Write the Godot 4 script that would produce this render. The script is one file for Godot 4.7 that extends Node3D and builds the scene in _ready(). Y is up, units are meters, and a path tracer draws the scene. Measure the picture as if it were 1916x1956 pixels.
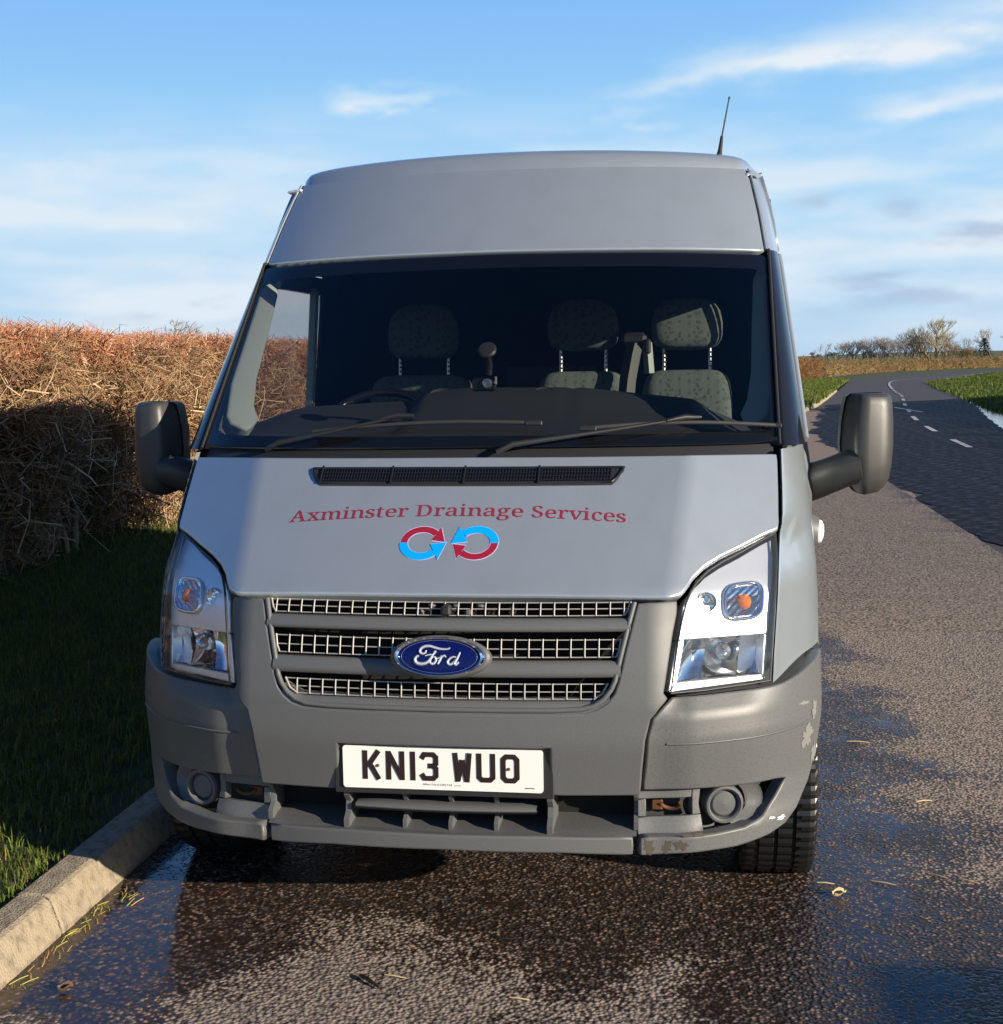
extends Node3D
# A silver panel van parked beside a kerb, hedge on its left, wet lane curving away on its right. Metres; the van faces +z, its front plate at z = 0.

class MB:  # collects triangles with their normals; front faces are turned to their normals
	var v := PackedVector3Array()
	var n := PackedVector3Array()
	var u := PackedVector2Array()
	var c := PackedColorArray()
	var tint := Color.WHITE
	func tri(a: Vector3, b: Vector3, d: Vector3, na := Vector3.ZERO, nb := Vector3.ZERO, nd := Vector3.ZERO, ua := Vector2.ZERO, ub := Vector2.ZERO, ud := Vector2.ZERO) -> void:
		var g := (b - a).cross(d - a)
		if g.length_squared() < 1e-16:
			return
		if na == Vector3.ZERO:
			na = g.normalized()
			nb = na
			nd = na
		if g.dot(na + nb + nd) > 0.0:
			v.append_array([a, d, b])
			n.append_array([na, nd, nb])
			u.append_array([ua, ud, ub])
		else:
			v.append_array([a, b, d])
			n.append_array([na, nb, nd])
			u.append_array([ua, ub, ud])
		c.append_array([tint, tint, tint])
	func quad(a: Vector3, b: Vector3, d: Vector3, e: Vector3) -> void:
		tri(a, b, d)
		tri(a, d, e)
	func grid(p: Array, out := Vector3.ZERO, wrap_u := false, wrap_v := false) -> void:  # p: rows of points; smooth
		var h := p.size()
		var w: int = p[0].size()
		var nn := []
		for i in h:
			var row := PackedVector3Array()
			for j in w:
				var i0 := (i - 1 + h) % h if wrap_v else maxi(i - 1, 0)
				var i1 := (i + 1) % h if wrap_v else mini(i + 1, h - 1)
				var j0 := (j - 1 + w) % w if wrap_u else maxi(j - 1, 0)
				var j1 := (j + 1) % w if wrap_u else mini(j + 1, w - 1)
				var q: Vector3 = (p[i][j1] - p[i][j0]).cross(p[i1][j] - p[i0][j])
				row.append(q.normalized())
			nn.append(row)
		var s := 1.0
		if out != Vector3.ZERO:
			var m: Vector3 = nn[h / 2][w / 2]
			s = -1.0 if m.dot(out) < 0.0 else 1.0
		for i in (h if wrap_v else h - 1):
			for j in (w if wrap_u else w - 1):
				var k := (i + 1) % h
				var l := (j + 1) % w
				var t := Vector2(float(j) / w, float(i) / h)
				var tx := Vector2(1.0 / w, 0)
				var ty := Vector2(0, 1.0 / h)
				tri(p[i][j], p[i][l], p[k][l], nn[i][j] * s, nn[i][l] * s, nn[k][l] * s, t, t + tx, t + tx + ty)
				tri(p[i][j], p[k][l], p[k][j], nn[i][j] * s, nn[k][l] * s, nn[k][j] * s, t, t + tx + ty, t + ty)
	func tube(path: Array, radii: Array, sides := 8, flat := 1.0, flat_dir := Vector3.BACK, caps := true) -> void:
		var rings := []
		var side := Vector3.ZERO
		for i in path.size():
			var a: Vector3 = path[maxi(i - 1, 0)]
			var b: Vector3 = path[mini(i + 1, path.size() - 1)]
			var t := (b - a).normalized()
			if flat != 1.0:
				side = t.cross(flat_dir).normalized()
			elif side == Vector3.ZERO:
				side = t.cross(Vector3.UP if absf(t.y) < 0.9 else Vector3.RIGHT).normalized()
			else:
				side = (side - t * side.dot(t)).normalized()
			var up := side.cross(t)
			var r: float = radii[mini(i, radii.size() - 1)]
			var ring := PackedVector3Array()
			for k in sides:
				var w := TAU * k / sides
				ring.append(path[i] + side * cos(w) * r + up * sin(w) * r * flat)
			rings.append(ring)
		for i in path.size() - 1:
			for k in sides:
				var l := (k + 1) % sides
				var m0: Vector3 = path[i]
				var m1: Vector3 = path[i + 1]
				tri(rings[i][k], rings[i][l], rings[i + 1][l], (rings[i][k] - m0).normalized(), (rings[i][l] - m0).normalized(), (rings[i + 1][l] - m1).normalized())
				tri(rings[i][k], rings[i + 1][l], rings[i + 1][k], (rings[i][k] - m0).normalized(), (rings[i + 1][l] - m1).normalized(), (rings[i + 1][k] - m1).normalized())
		if caps:
			for e in [0, path.size() - 1]:
				for k in range(1, sides - 1):
					var o: Vector3 = (path[e] - path[1 if e == 0 else e - 1]).normalized()
					tri(rings[e][0], rings[e][k], rings[e][k + 1], o, o, o)
	func box(at: Vector3, size: Vector3, bevel := 0.004, basis := Basis()) -> void:
		var h := size * 0.5
		var b: float = minf(bevel, minf(h.x, minf(h.y, h.z)) * 0.9)
		for ax in 3:
			var a1 := (ax + 1) % 3
			var a2 := (ax + 2) % 3
			for s in [-1.0, 1.0]:
				var q := []
				for e in [[-1, -1], [1, -1], [1, 1], [-1, 1]]:
					var p := Vector3.ZERO
					p[ax] = s * h[ax]
					p[a1] = e[0] * (h[a1] - b)
					p[a2] = e[1] * (h[a2] - b)
					q.append(at + basis * p)
				var o := Vector3.ZERO
				o[ax] = s
				o = basis * o
				tri(q[0], q[1], q[2], o, o, o)
				tri(q[0], q[2], q[3], o, o, o)
			for s1 in [-1.0, 1.0]:
				for s2 in [-1.0, 1.0]:
					var q := []
					for e in [[-1, 0], [1, 0], [1, 1], [-1, 1]]:
						var p := Vector3.ZERO
						p[ax] = e[0] * (h[ax] - b)
						p[a1] = s1 * (h[a1] - (b if e[1] else 0.0))
						p[a2] = s2 * (h[a2] - (0.0 if e[1] else b))
						q.append(at + basis * p)
					var o := Vector3.ZERO
					o[a1] = s1
					o[a2] = s2
					o = (basis * o).normalized()
					tri(q[0], q[1], q[2], o, o, o)
					tri(q[0], q[2], q[3], o, o, o)
		for sx in [-1.0, 1.0]:
			for sy in [-1.0, 1.0]:
				for sz in [-1.0, 1.0]:
					var s := Vector3(sx, sy, sz)
					var o := (basis * s).normalized()
					tri(at + basis * (s * (h - Vector3(0, b, b))), at + basis * (s * (h - Vector3(b, 0, b))), at + basis * (s * (h - Vector3(b, b, 0))), o, o, o)
	func lathe(at: Vector3, axis: Vector3, prof: Array, sides := 24, ax2 := 1.0) -> void:  # prof: [radius, along axis]; ax2 squeezes the second cross axis
		var x := axis.cross(Vector3.UP if absf(axis.y) < 0.9 else Vector3.RIGHT).normalized()
		var y := axis.cross(x).normalized()
		var rows := []
		for p in prof:
			var r := PackedVector3Array()
			for k in sides:
				var w := TAU * k / sides
				r.append(at + axis * p[1] + (x * cos(w) + y * sin(w) * ax2) * p[0])
			rows.append(r)
		for i in rows.size() - 1:
			var slope := Vector2(prof[i + 1][0] - prof[i][0], prof[i + 1][1] - prof[i][1]).normalized()
			for k in sides:
				var l := (k + 1) % sides
				var wa := TAU * k / sides
				var wb := TAU * l / sides
				var na := ((x * cos(wa) + y * sin(wa) / ax2) * slope.y - axis * slope.x).normalized()
				var nb := ((x * cos(wb) + y * sin(wb) / ax2) * slope.y - axis * slope.x).normalized()
				if rows[i][k].is_equal_approx(rows[i][l]):
					tri(rows[i][k], rows[i + 1][l], rows[i + 1][k], na, nb, na)
				else:
					tri(rows[i][k], rows[i][l], rows[i + 1][l], na, nb, nb)
					tri(rows[i][k], rows[i + 1][l], rows[i + 1][k], na, nb, na)
	func prism(poly: PackedVector2Array, to: Callable, z0: float, z1: float) -> void:  # to(x, y, z) -> Vector3
		var ids := Geometry2D.triangulate_polygon(poly)
		for k in range(0, ids.size(), 3):
			for z in [z0, z1]:
				var p0: Vector3 = to.call(poly[ids[k]], z)
				var o: Vector3 = p0 - to.call(poly[ids[k]], z0 + z1 - z)
				o = o.normalized()
				tri(p0, to.call(poly[ids[k + 1]], z), to.call(poly[ids[k + 2]], z), o, o, o)
		var mid := Vector2.ZERO
		for p in poly:
			mid += p / poly.size()
		for i in poly.size():
			var a := poly[i]
			var b := poly[(i + 1) % poly.size()]
			quad(to.call(a, z0), to.call(b, z0), to.call(b, z1), to.call(a, z1))
	func panel(poly_in: Array, lift: Callable, out: Vector3, cell := 0.04, bev := 0.006, th := 0.014) -> void:
		# a curved sheet: an outline in the plane of lift(u, v), covered with a fine grid, its rim rolled back
		var poly := PackedVector2Array()
		for p in poly_in:
			poly.append(Vector2(p[0], p[1]) if p is Array else p)
		if Geometry2D.is_polygon_clockwise(poly):
			poly.reverse()
		var fine := PackedVector2Array()
		for i in poly.size():
			var a := poly[i]
			var b := poly[(i + 1) % poly.size()]
			var k := maxi(1, int(ceil(a.distance_to(b) / cell)))
			for t in k:
				fine.append(a.lerp(b, float(t) / k))
		var m := fine.size()
		var inner := PackedVector2Array()
		for i in m:
			var d0 := (fine[i] - fine[(i - 1 + m) % m]).normalized()
			var d1 := (fine[(i + 1) % m] - fine[i]).normalized()
			var n0 := Vector2(-d0.y, d0.x)
			var n1 := Vector2(-d1.y, d1.x)
			var mt := n0 + n1
			mt = mt / maxf(0.6, mt.length_squared() * 0.5) if mt.length() > 0.1 else n0
			inner.append((fine[i] + mt * bev).snapped(Vector2(1e-5, 1e-5)))
		var nrm := func(p: Vector2) -> Vector3:
			var e := 0.002
			var q: Vector3 = (lift.call(p + Vector2(e, 0)) - lift.call(p - Vector2(e, 0))).cross(lift.call(p + Vector2(0, e)) - lift.call(p - Vector2(0, e))).normalized()
			return q if q.dot(out) >= 0.0 else -q
		var lo := inner[0]
		var hi := inner[0]
		for p in inner:
			lo = lo.min(p)
			hi = hi.max(p)
		for i in range(int(floor(lo.x / cell)), int(ceil(hi.x / cell))):
			for j in range(int(floor(lo.y / cell)), int(ceil(hi.y / cell))):
				var a := Vector2(i, j) * cell
				var sq := PackedVector2Array([a, a + Vector2(cell, 0), a + Vector2(cell, cell), a + Vector2(0, cell)])
				for piece in Geometry2D.intersect_polygons(sq, inner):
					var ids := Geometry2D.triangulate_polygon(piece)
					var pts := []
					var nn := []
					for p in piece:
						pts.append(lift.call(p))
						nn.append(nrm.call(p))
					for k in range(0, ids.size(), 3):
						tri(pts[ids[k]], pts[ids[k + 1]], pts[ids[k + 2]], nn[ids[k]], nn[ids[k + 1]], nn[ids[k + 2]], piece[ids[k]], piece[ids[k + 1]], piece[ids[k + 2]])
		if bev <= 0.0:
			return
		var rows := []
		var norms := []
		var steps := 3
		for k in steps + 2:
			var row := PackedVector3Array()
			var nr := PackedVector3Array()
			var w := minf(float(k) / steps, 1.0) * PI / 2
			for i in m:
				var base: Vector3 = lift.call(inner[i])
				var nn: Vector3 = nrm.call(inner[i])
				var side: Vector3 = lift.call(fine[i]) - base
				side = (side - nn * side.dot(nn)).normalized()
				row.append(base + side * bev * sin(w) - nn * (bev * (1.0 - cos(w)) + (th if k > steps else 0.0)))
				nr.append((nn * cos(w) + side * sin(w)).normalized())
			rows.append(row)
			norms.append(nr)
		for k in steps + 1:
			for i in m:
				var l := (i + 1) % m
				tri(rows[k][i], rows[k][l], rows[k + 1][l], norms[k][i], norms[k][l], norms[k + 1][l], fine[i], fine[l], fine[l])
				tri(rows[k][i], rows[k + 1][l], rows[k + 1][i], norms[k][i], norms[k + 1][l], norms[k + 1][i], fine[i], fine[l], fine[i])
	func mesh() -> ArrayMesh:
		var a := []
		a.resize(Mesh.ARRAY_MAX)
		a[Mesh.ARRAY_VERTEX] = v
		a[Mesh.ARRAY_NORMAL] = n
		a[Mesh.ARRAY_TEX_UV] = u
		a[Mesh.ARRAY_COLOR] = c
		var m := ArrayMesh.new()
		m.add_surface_from_arrays(Mesh.PRIMITIVE_TRIANGLES, a)
		return m

var M := {}
var taken := {}
var rng := RandomNumberGenerator.new()

func numbered(called: String) -> String:
	if taken.has(called):
		taken[called] += 1
		return "%s_%03d" % [called, taken[called]]
	taken[called] = 0
	return called

func add_mesh(called: String, mesh: Mesh, m: Material, parent: Node = self) -> MeshInstance3D:
	var o := MeshInstance3D.new()
	o.mesh = mesh
	o.material_override = m
	if parent == self:
		o.name = numbered(called)
	else:
		var k := 0
		var nm := called
		while parent.has_node(NodePath(nm)):
			k += 1
			nm = "%s_%03d" % [called, k]
		o.name = nm
	parent.add_child(o, true)
	return o

func add(called: String, b: MB, m: Material, parent: Node = self) -> MeshInstance3D:
	return add_mesh(called, b.mesh(), m, parent)

func thing(called: String, label: String, category: String, at := Vector3.ZERO, group := "") -> Node3D:
	var o := Node3D.new()
	o.name = numbered(called)
	add_child(o, true)
	o.position = at
	return tag(o, label, category, group)

func tag(o: Node3D, label: String, category: String, group := "") -> Node3D:
	o.set_meta("label", label)
	o.set_meta("category", category)
	if group:
		o.set_meta("group", group)
	return o

func kind(o: Node, k: String) -> Node:
	o.set_meta("kind", k)
	return o

func lin(r: float, g: float, b: float) -> Color:
	return Color(r, g, b).linear_to_srgb()

func mat(called: String, col: Color, rough := 0.6, metal := 0.0, spec := 0.5) -> StandardMaterial3D:
	var m := StandardMaterial3D.new()
	m.resource_name = called
	m.albedo_color = col
	m.roughness = rough
	m.metallic = metal
	m.metallic_specular = spec
	M[called] = m
	return m

func noise_tex(size: int, freq: float, seed_: int, kindof := FastNoiseLite.TYPE_SIMPLEX_SMOOTH, ramp: Gradient = null, octaves := 4) -> NoiseTexture2D:
	var f := FastNoiseLite.new()
	f.noise_type = kindof
	f.frequency = freq
	f.seed = seed_
	f.fractal_octaves = octaves
	var t := NoiseTexture2D.new()
	t.width = size
	t.height = size
	t.seamless = true
	t.noise = f
	t.color_ramp = ramp
	return t

func ramp(stops: Array) -> Gradient:  # [offset, sRGB colour]
	var g := Gradient.new()
	var off := PackedFloat32Array()
	var cols := PackedColorArray()
	for s in stops:
		off.append(s[0])
		cols.append(s[1])
	g.offsets = off
	g.colors = cols
	return g

func tri_map(m: StandardMaterial3D, scale: float, world := true) -> void:
	m.uv1_triplanar = true
	m.uv1_world_triplanar = world
	m.uv1_scale = Vector3.ONE * scale

func lerp_table(t: Array, x: float) -> float:
	if x <= t[0][0]:
		return t[0][1]
	for i in range(1, t.size()):
		if x <= t[i][0]:
			return lerpf(t[i - 1][1], t[i][1], (x - t[i - 1][0]) / (t[i][0] - t[i - 1][0]))
	return t[-1][1]

func mirror_x(p: Array) -> Array:  # an outline for the right half, closed with its mirror image
	var q := p.duplicate()
	for i in range(p.size() - 1, -1, -1):
		if p[i][0] > 0.0005:
			q.append([-p[i][0], p[i][1]])
	return q

func flip_x(p: Array) -> Array:
	var q := []
	for e in p:
		q.append([-e[0], e[1]])
	return q

func curve(pts: Array, per := 6) -> Array:  # Catmull-Rom through Vector3 points
	var out := []
	for i in pts.size() - 1:
		var p0: Vector3 = pts[maxi(i - 1, 0)]
		var p3: Vector3 = pts[mini(i + 2, pts.size() - 1)]
		for k in per:
			out.append((pts[i] as Vector3).cubic_interpolate(pts[i + 1], p0, p3, float(k) / per))
	out.append(pts[-1])
	return out

func _ready() -> void:
	rng.seed = 7
	# ---- camera, sky, sun, exposure
	var cam := Camera3D.new()
	cam.name = "camera"
	cam.position = Vector3(0.6406, 1.5701, 3.1678)
	cam.basis = Basis(Vector3.UP, 0.1493) * Basis(Vector3.RIGHT, -0.1134) * Basis(Vector3.BACK, -0.0161)
	cam.fov = 42.73
	cam.near = 0.05
	cam.far = 4000.0
	add_child(cam)
	var env := Environment.new()
	env.background_mode = Environment.BG_SKY
	env.sky = Sky.new()
	env.sky.sky_material = make_sky()
	env.tonemap_mode = Environment.TONE_MAPPER_LINEAR
	env.background_energy_multiplier = 0.54
	env.tonemap_exposure = 1.75
	env.sdfgi_enabled = true
	env.ssao_enabled = true
	env.ssil_enabled = true
	var we := WorldEnvironment.new()
	we.name = "world_environment"
	we.environment = env
	add_child(we)
	var sun := DirectionalLight3D.new()
	sun.name = "sun"
	var az := deg_to_rad(64.0)
	var el := deg_to_rad(16.4)
	sun.look_at_from_position(Vector3.ZERO, -Vector3(sin(az) * cos(el), sin(el), cos(az) * cos(el)))
	sun.light_energy = 1.6
	sun.light_color = Color(1.0, 0.945, 0.86)
	sun.light_angular_distance = 0.5
	sun.shadow_enabled = true
	add_child(sun)
	make_materials()
	build_ground()
	build_left_hedge()
	build_far_country()
	build_van()
	build_small_things()

func make_sky() -> PanoramaSkyMaterial:
	var w := 3072
	var h := 1536
	var veil := FastNoiseLite.new()
	veil.seed = 3
	veil.noise_type = FastNoiseLite.TYPE_SIMPLEX_SMOOTH
	veil.frequency = 0.045
	veil.fractal_octaves = 6
	veil.fractal_gain = 0.55
	var wisp := FastNoiseLite.new()
	wisp.seed = 11
	wisp.frequency = 0.11
	wisp.fractal_octaves = 6
	wisp.fractal_gain = 0.6
	var cols := [[-90.0, 0.15, 0.145, 0.11], [-0.5, 0.15, 0.145, 0.11], [0.0, 0.75, 0.86, 0.955], [3.0, 0.76, 0.885, 0.985], [7.0, 0.69, 0.87, 1.0], [11.0, 0.60, 0.82, 1.0], [15.5, 0.53, 0.755, 0.995], [25.0, 0.32, 0.54, 0.82], [45.0, 0.15, 0.31, 0.55], [90.0, 0.10, 0.23, 0.42]]
	var data := PackedByteArray()
	data.resize(w * h * 3)
	var at := 0
	for y in h:
		var el := 90.0 - (y + 0.5) * 180.0 / h
		var base := Vector3(0.13, 0.13, 0.10)
		if el > -0.5:
			for i in range(1, cols.size()):
				if el <= cols[i][0]:
					var t: float = (el - cols[i - 1][0]) / (cols[i][0] - cols[i - 1][0])
					base = Vector3(cols[i - 1][1], cols[i - 1][2], cols[i - 1][3]).lerp(Vector3(cols[i][1], cols[i][2], cols[i][3]), t)
					break
		if el < -0.6 or el > 40.0:
			var br := int(base.x * 255.0)
			var bg := int(base.y * 255.0)
			var bb := int(base.z * 255.0)
			for x in w:
				data[at] = br
				data[at + 1] = bg
				data[at + 2] = bb
				at += 3
			continue
		var low := smoothstep(0.0, 2.0, el) * (1.0 - smoothstep(6.0, 12.5, el))
		var high := 1.0 - smoothstep(20.0, 38.0, el)
		for x in w:
			var az := (x + 0.5) * 360.0 / w - (360.0 if x >= w / 2 else 0.0)
			# long flat sheets of thin cloud low down, streaks of ice cloud above
			var a := az * 1.0
			var n1 := veil.get_noise_2d(a, el * 5.5)
			var n2 := wisp.get_noise_2d(a * 1.1 - el * 1.6, el * 4.2 + a * 0.25)
			var sheet := clampf((n1 + 0.36) * 1.6, 0.0, 1.0) * low
			sheet = maxf(sheet, clampf(1.25 - absf(az + 24.0) / 14.0, 0.0, 1.0) * exp(-pow((el - 6.8 + n1 * 2.0) / 2.6, 2.0)) * (0.75 + 0.5 * n2))
			# a long streak that climbs to the right, with its loose tail to the left
			var mid := 11.45 + (az + 2.7) * 0.105
			var wide := 0.42 + 0.065 * clampf(az + 4.0, 0.0, 20.0)
			var streak := exp(-pow((el - mid + n2 * 0.95 + n1 * 0.5) / wide, 2.0)) * smoothstep(-7.0, 3.0, az) * (1.0 - smoothstep(24.0, 40.0, az)) * (0.78 + 0.8 * n2)
			streak = maxf(streak, exp(-pow((el - 10.1 - (az - 9.0) * 0.09 + n2 * 1.0) / 0.6, 2.0)) * smoothstep(5.0, 9.0, az) * (1.0 - smoothstep(16.0, 22.0, az)) * (0.7 + 0.7 * n2))
			streak = maxf(streak, exp(-pow((el - 11.0 + (az + 13.0) * 0.05 + n2 * 1.2) / 0.5, 2.0)) * smoothstep(-16.5, -14.5, az) * (1.0 - smoothstep(-12.5, -7.5, az)) * (0.65 + 0.9 * n2))
			streak = maxf(streak, exp(-pow((el - 10.3 + n2 * 0.9) / 0.6, 2.0)) * smoothstep(-10.0, -5.0, az) * (1.0 - smoothstep(-3.0, 1.0, az)) * (0.3 + 0.9 * n2))
			var other := clampf((n2 - 0.18) * 2.2, 0.0, 0.7) * high * smoothstep(8.0, 14.0, el) * (1.0 - smoothstep(-40.0, -32.0, az) * (1.0 - smoothstep(26.0, 40.0, az)))
			var cloud := clampf(maxf(maxf(sheet * 0.85, streak), other), 0.0, 1.0)
			var white := Vector3(0.93, 0.965, 1.0)
			# grey undersides of the small flat clouds near the horizon
			var grey := clampf((veil.get_noise_2d(a * 1.6 + 300.0, el * 9.0) - 0.22) * 3.5, 0.0, 1.0) * smoothstep(1.2, 3.0, el) * (1.0 - smoothstep(5.0, 7.5, el))
			grey = maxf(grey, exp(-pow((el - 6.5 + n2 * 0.5) / 0.28, 2.0)) * exp(-pow((az - 4.9) / 0.9, 2.0)) * (0.8 + n2))
			grey = maxf(grey, exp(-pow((el - 6.1 + n2 * 0.6) / 0.35, 2.0)) * exp(-pow((az - 8.3) / 0.8, 2.0)) * (0.8 + n2))
			var c := base.lerp(white, cloud)
			c = c.lerp(Vector3(0.66, 0.74, 0.86), clampf(grey, 0.0, 1.0) * 0.6)
			data[at] = int(clampf(c.x, 0.0, 1.0) * 255.0)
			data[at + 1] = int(clampf(c.y, 0.0, 1.0) * 255.0)
			data[at + 2] = int(clampf(c.z, 0.0, 1.0) * 255.0)
			at += 3
	var m := PanoramaSkyMaterial.new()
	m.panorama = ImageTexture.create_from_image(Image.create_from_data(w, h, false, Image.FORMAT_RGB8, data))
	return m

func make_materials() -> void:
	# paint: metallic silver under a clear coat
	var m := mat("silver_paint", lin(0.46, 0.515, 0.55), 0.36, 0.62)
	m.albedo_texture = noise_tex(1024, 0.004, 6, FastNoiseLite.TYPE_SIMPLEX_SMOOTH, ramp([[0.0, Color(0.955, 0.955, 0.95)], [0.35, Color(0.985, 0.985, 0.98)], [0.55, Color(0.995, 0.995, 0.995)], [1.0, Color(1, 1, 1)]]), 7)
	m.roughness_texture = noise_tex(1024, 0.006, 7, FastNoiseLite.TYPE_SIMPLEX_SMOOTH, ramp([[0.0, Color(0.85, 0.85, 0.85)], [0.5, Color(0.95, 0.95, 0.95)], [1.0, Color(1, 1, 1)]]), 6)
	m.clearcoat_enabled = true
	m.clearcoat = 0.7
	m.clearcoat_roughness = 0.06
	m.heightmap_enabled = true
	m.heightmap_texture = noise_tex(1024, 0.3, 5)
	m.heightmap_scale = 0.012
	tri_map(m, 1.6, false)
	m = mat("grey_plastic", lin(0.104, 0.108, 0.110), 0.52)
	m.albedo_texture = noise_tex(1024, 0.06, 21, FastNoiseLite.TYPE_SIMPLEX_SMOOTH, ramp([[0.0, Color(0.62, 0.60, 0.58)], [0.2, Color(0.93, 0.93, 0.93)], [0.6, Color(0.98, 0.98, 0.98)], [0.86, Color(1, 1, 1)], [1.0, Color(1.0, 1.0, 0.98)]]), 5)
	m.heightmap_enabled = true
	m.heightmap_texture = noise_tex(512, 0.2, 22)
	m.heightmap_scale = 0.03
	tri_map(m, 3.0, false)
	m = mat("scuffed_plastic", lin(0.110, 0.113, 0.114), 0.46)
	m.albedo_texture = noise_tex(1024, 0.05, 33, FastNoiseLite.TYPE_SIMPLEX_SMOOTH, ramp([[0.0, Color(0.6, 0.58, 0.55)], [0.22, Color(0.92, 0.92, 0.91)], [0.6, Color(0.98, 0.98, 0.98)], [1.0, Color(1, 1, 0.99)]]), 6)
	m.heightmap_enabled = true
	m.heightmap_texture = M["grey_plastic"].heightmap_texture
	m.heightmap_scale = 0.03
	tri_map(m, 2.2, false)
	m = mat("mirror_plastic", lin(0.045, 0.044, 0.041), 0.42)
	m.heightmap_enabled = true
	m.heightmap_texture = noise_tex(512, 0.35, 24)
	m.heightmap_scale = 0.05
	tri_map(m, 5.0, false)
	mat("black_plastic", lin(0.018, 0.018, 0.019), 0.5)
	mat("gloss_black", lin(0.012, 0.013, 0.016), 0.12)
	mat("rubber", lin(0.022, 0.022, 0.022), 0.75)
	m = mat("tyre", lin(0.011, 0.011, 0.011), 0.36)
	mat("void_black", lin(0.006, 0.006, 0.006), 0.9)
	mat("wire_grey", lin(0.36, 0.34, 0.31), 0.45, 0.2)
	mat("chrome", lin(0.8, 0.8, 0.82), 0.06, 1.0)
	mat("lamp_silver", lin(0.75, 0.77, 0.79), 0.38, 0.7)
	mat("script_silver", lin(0.62, 0.65, 0.70), 0.3, 0.4)
	mat("badge_blue", lin(0.003, 0.007, 0.075), 0.14, 0.0, 0.3)
	mat("plate_white", lin(0.78, 0.78, 0.74), 0.35)
	mat("plate_black", lin(0.02, 0.012, 0.012), 0.35)
	mat("letter_red", lin(0.22, 0.018, 0.04), 0.4)
	mat("logo_red", lin(0.27, 0.012, 0.03), 0.4)
	mat("logo_blue", lin(0.0, 0.32, 0.95), 0.4)
	mat("logo_edge", lin(0.55, 0.5, 0.8), 0.4)
	mat("rust", lin(0.12, 0.05, 0.02), 0.7, 0.3)
	mat("steel", lin(0.5, 0.5, 0.5), 0.25, 0.9)
	m = mat("side_glass", Color(0.03, 0.06, 0.06, 0.10), 0.02)
	m.transparency = BaseMaterial3D.TRANSPARENCY_ALPHA
	m = mat("glass", Color(0.012, 0.028, 0.030, 0.40), 0.02)
	m.transparency = BaseMaterial3D.TRANSPARENCY_ALPHA
	m = mat("lens", Color(0.8, 0.85, 0.9, 0.04), 0.02)
	m.transparency = BaseMaterial3D.TRANSPARENCY_ALPHA
	m = mat("amber", lin(0.55, 0.13, 0.015), 0.1, 0.0)
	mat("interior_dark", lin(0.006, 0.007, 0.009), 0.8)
	mat("scuff_pale", lin(0.175, 0.174, 0.168), 0.6)
	mat("scuff_white", lin(0.6, 0.6, 0.6), 0.6)
	mat("mud", lin(0.06, 0.048, 0.036), 0.8)
	m = mat("dash_grey", lin(0.035, 0.040, 0.042), 0.7)
	mat("trim_grey", lin(0.30, 0.36, 0.34), 0.7)
	# seat cloth: pale grey green printed with darker spots
	var im := Image.create(256, 256, false, Image.FORMAT_RGB8)
	im.fill(Color(0.60, 0.66, 0.62))
	var r := RandomNumberGenerator.new()
	r.seed = 5
	for i in 26:
		var cx := r.randi_range(0, 255)
		var cy := r.randi_range(0, 255)
		var rr := r.randi_range(9, 19)
		var dark := r.randf_range(0.62, 0.82)
		for y in range(-rr, rr + 1):
			for x in range(-rr, rr + 1):
				var d := sqrt(x * x + y * y)
				if d < rr and (d > rr - 4 or d < rr * 0.45 or r.randf() < 0.5):
					im.set_pixel((cx + x + 256) % 256, (cy + y + 256) % 256, Color(0.60, 0.66, 0.62) * dark)
	m = mat("seat_cloth", lin(0.31, 0.33, 0.32), 0.9)
	m.albedo_texture = ImageTexture.create_from_image(im)
	tri_map(m, 9.0, false)
	mat("belt_grey", lin(0.10, 0.11, 0.10), 0.8)
	# ground
	m = mat("soil", lin(0.05, 0.055, 0.02), 0.95)
	m.albedo_texture = noise_tex(1024, 0.02, 41, FastNoiseLite.TYPE_SIMPLEX_SMOOTH, ramp([[0.0, Color(0.5, 0.45, 0.35)], [0.5, Color(0.8, 0.9, 0.6)], [1.0, Color(1, 1, 0.8)]]), 6)
	tri_map(m, 0.3)
	m = mat("field", lin(0.14, 0.12, 0.05), 0.95)
	m.albedo_texture = M["soil"].albedo_texture
	tri_map(m, 0.01)
	m = mat("kerb", lin(0.33, 0.27, 0.19), 0.85)
	m.albedo_texture = noise_tex(1024, 0.012, 51, FastNoiseLite.TYPE_SIMPLEX_SMOOTH, ramp([[0.0, Color(0.62, 0.62, 0.62)], [0.3, Color(0.86, 0.86, 0.85)], [0.5, Color(0.95, 0.95, 0.94)], [1.0, Color(1, 1, 1)]]), 7)
	m.heightmap_enabled = true
	m.heightmap_texture = noise_tex(1024, 0.05, 52, FastNoiseLite.TYPE_SIMPLEX, null, 5)
	m.heightmap_scale = 0.35
	tri_map(m, 1.7)
	# chippings for the tarmac: one tile of stones, laid two metres wide
	var chips := FastNoiseLite.new()
	chips.noise_type = FastNoiseLite.TYPE_CELLULAR
	chips.frequency = 0.16
	chips.seed = 61
	chips.cellular_return_type = FastNoiseLite.RETURN_DISTANCE
	chips.fractal_type = FastNoiseLite.FRACTAL_NONE
	var t := NoiseTexture2D.new()
	t.width = 1024
	t.height = 1024
	t.seamless = true
	t.noise = chips
	t.invert = true
	var grain := noise_tex(1024, 0.11, 62, FastNoiseLite.TYPE_SIMPLEX, ramp([[0.0, Color(0.45, 0.43, 0.42)], [0.45, Color(0.8, 0.78, 0.75)], [0.62, Color(1, 0.98, 0.95)], [1.0, Color(1, 1, 1)]]), 4)
	m = mat("dry_tarmac", lin(0.36, 0.285, 0.235), 0.95, 0.0, 0.3)
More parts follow.
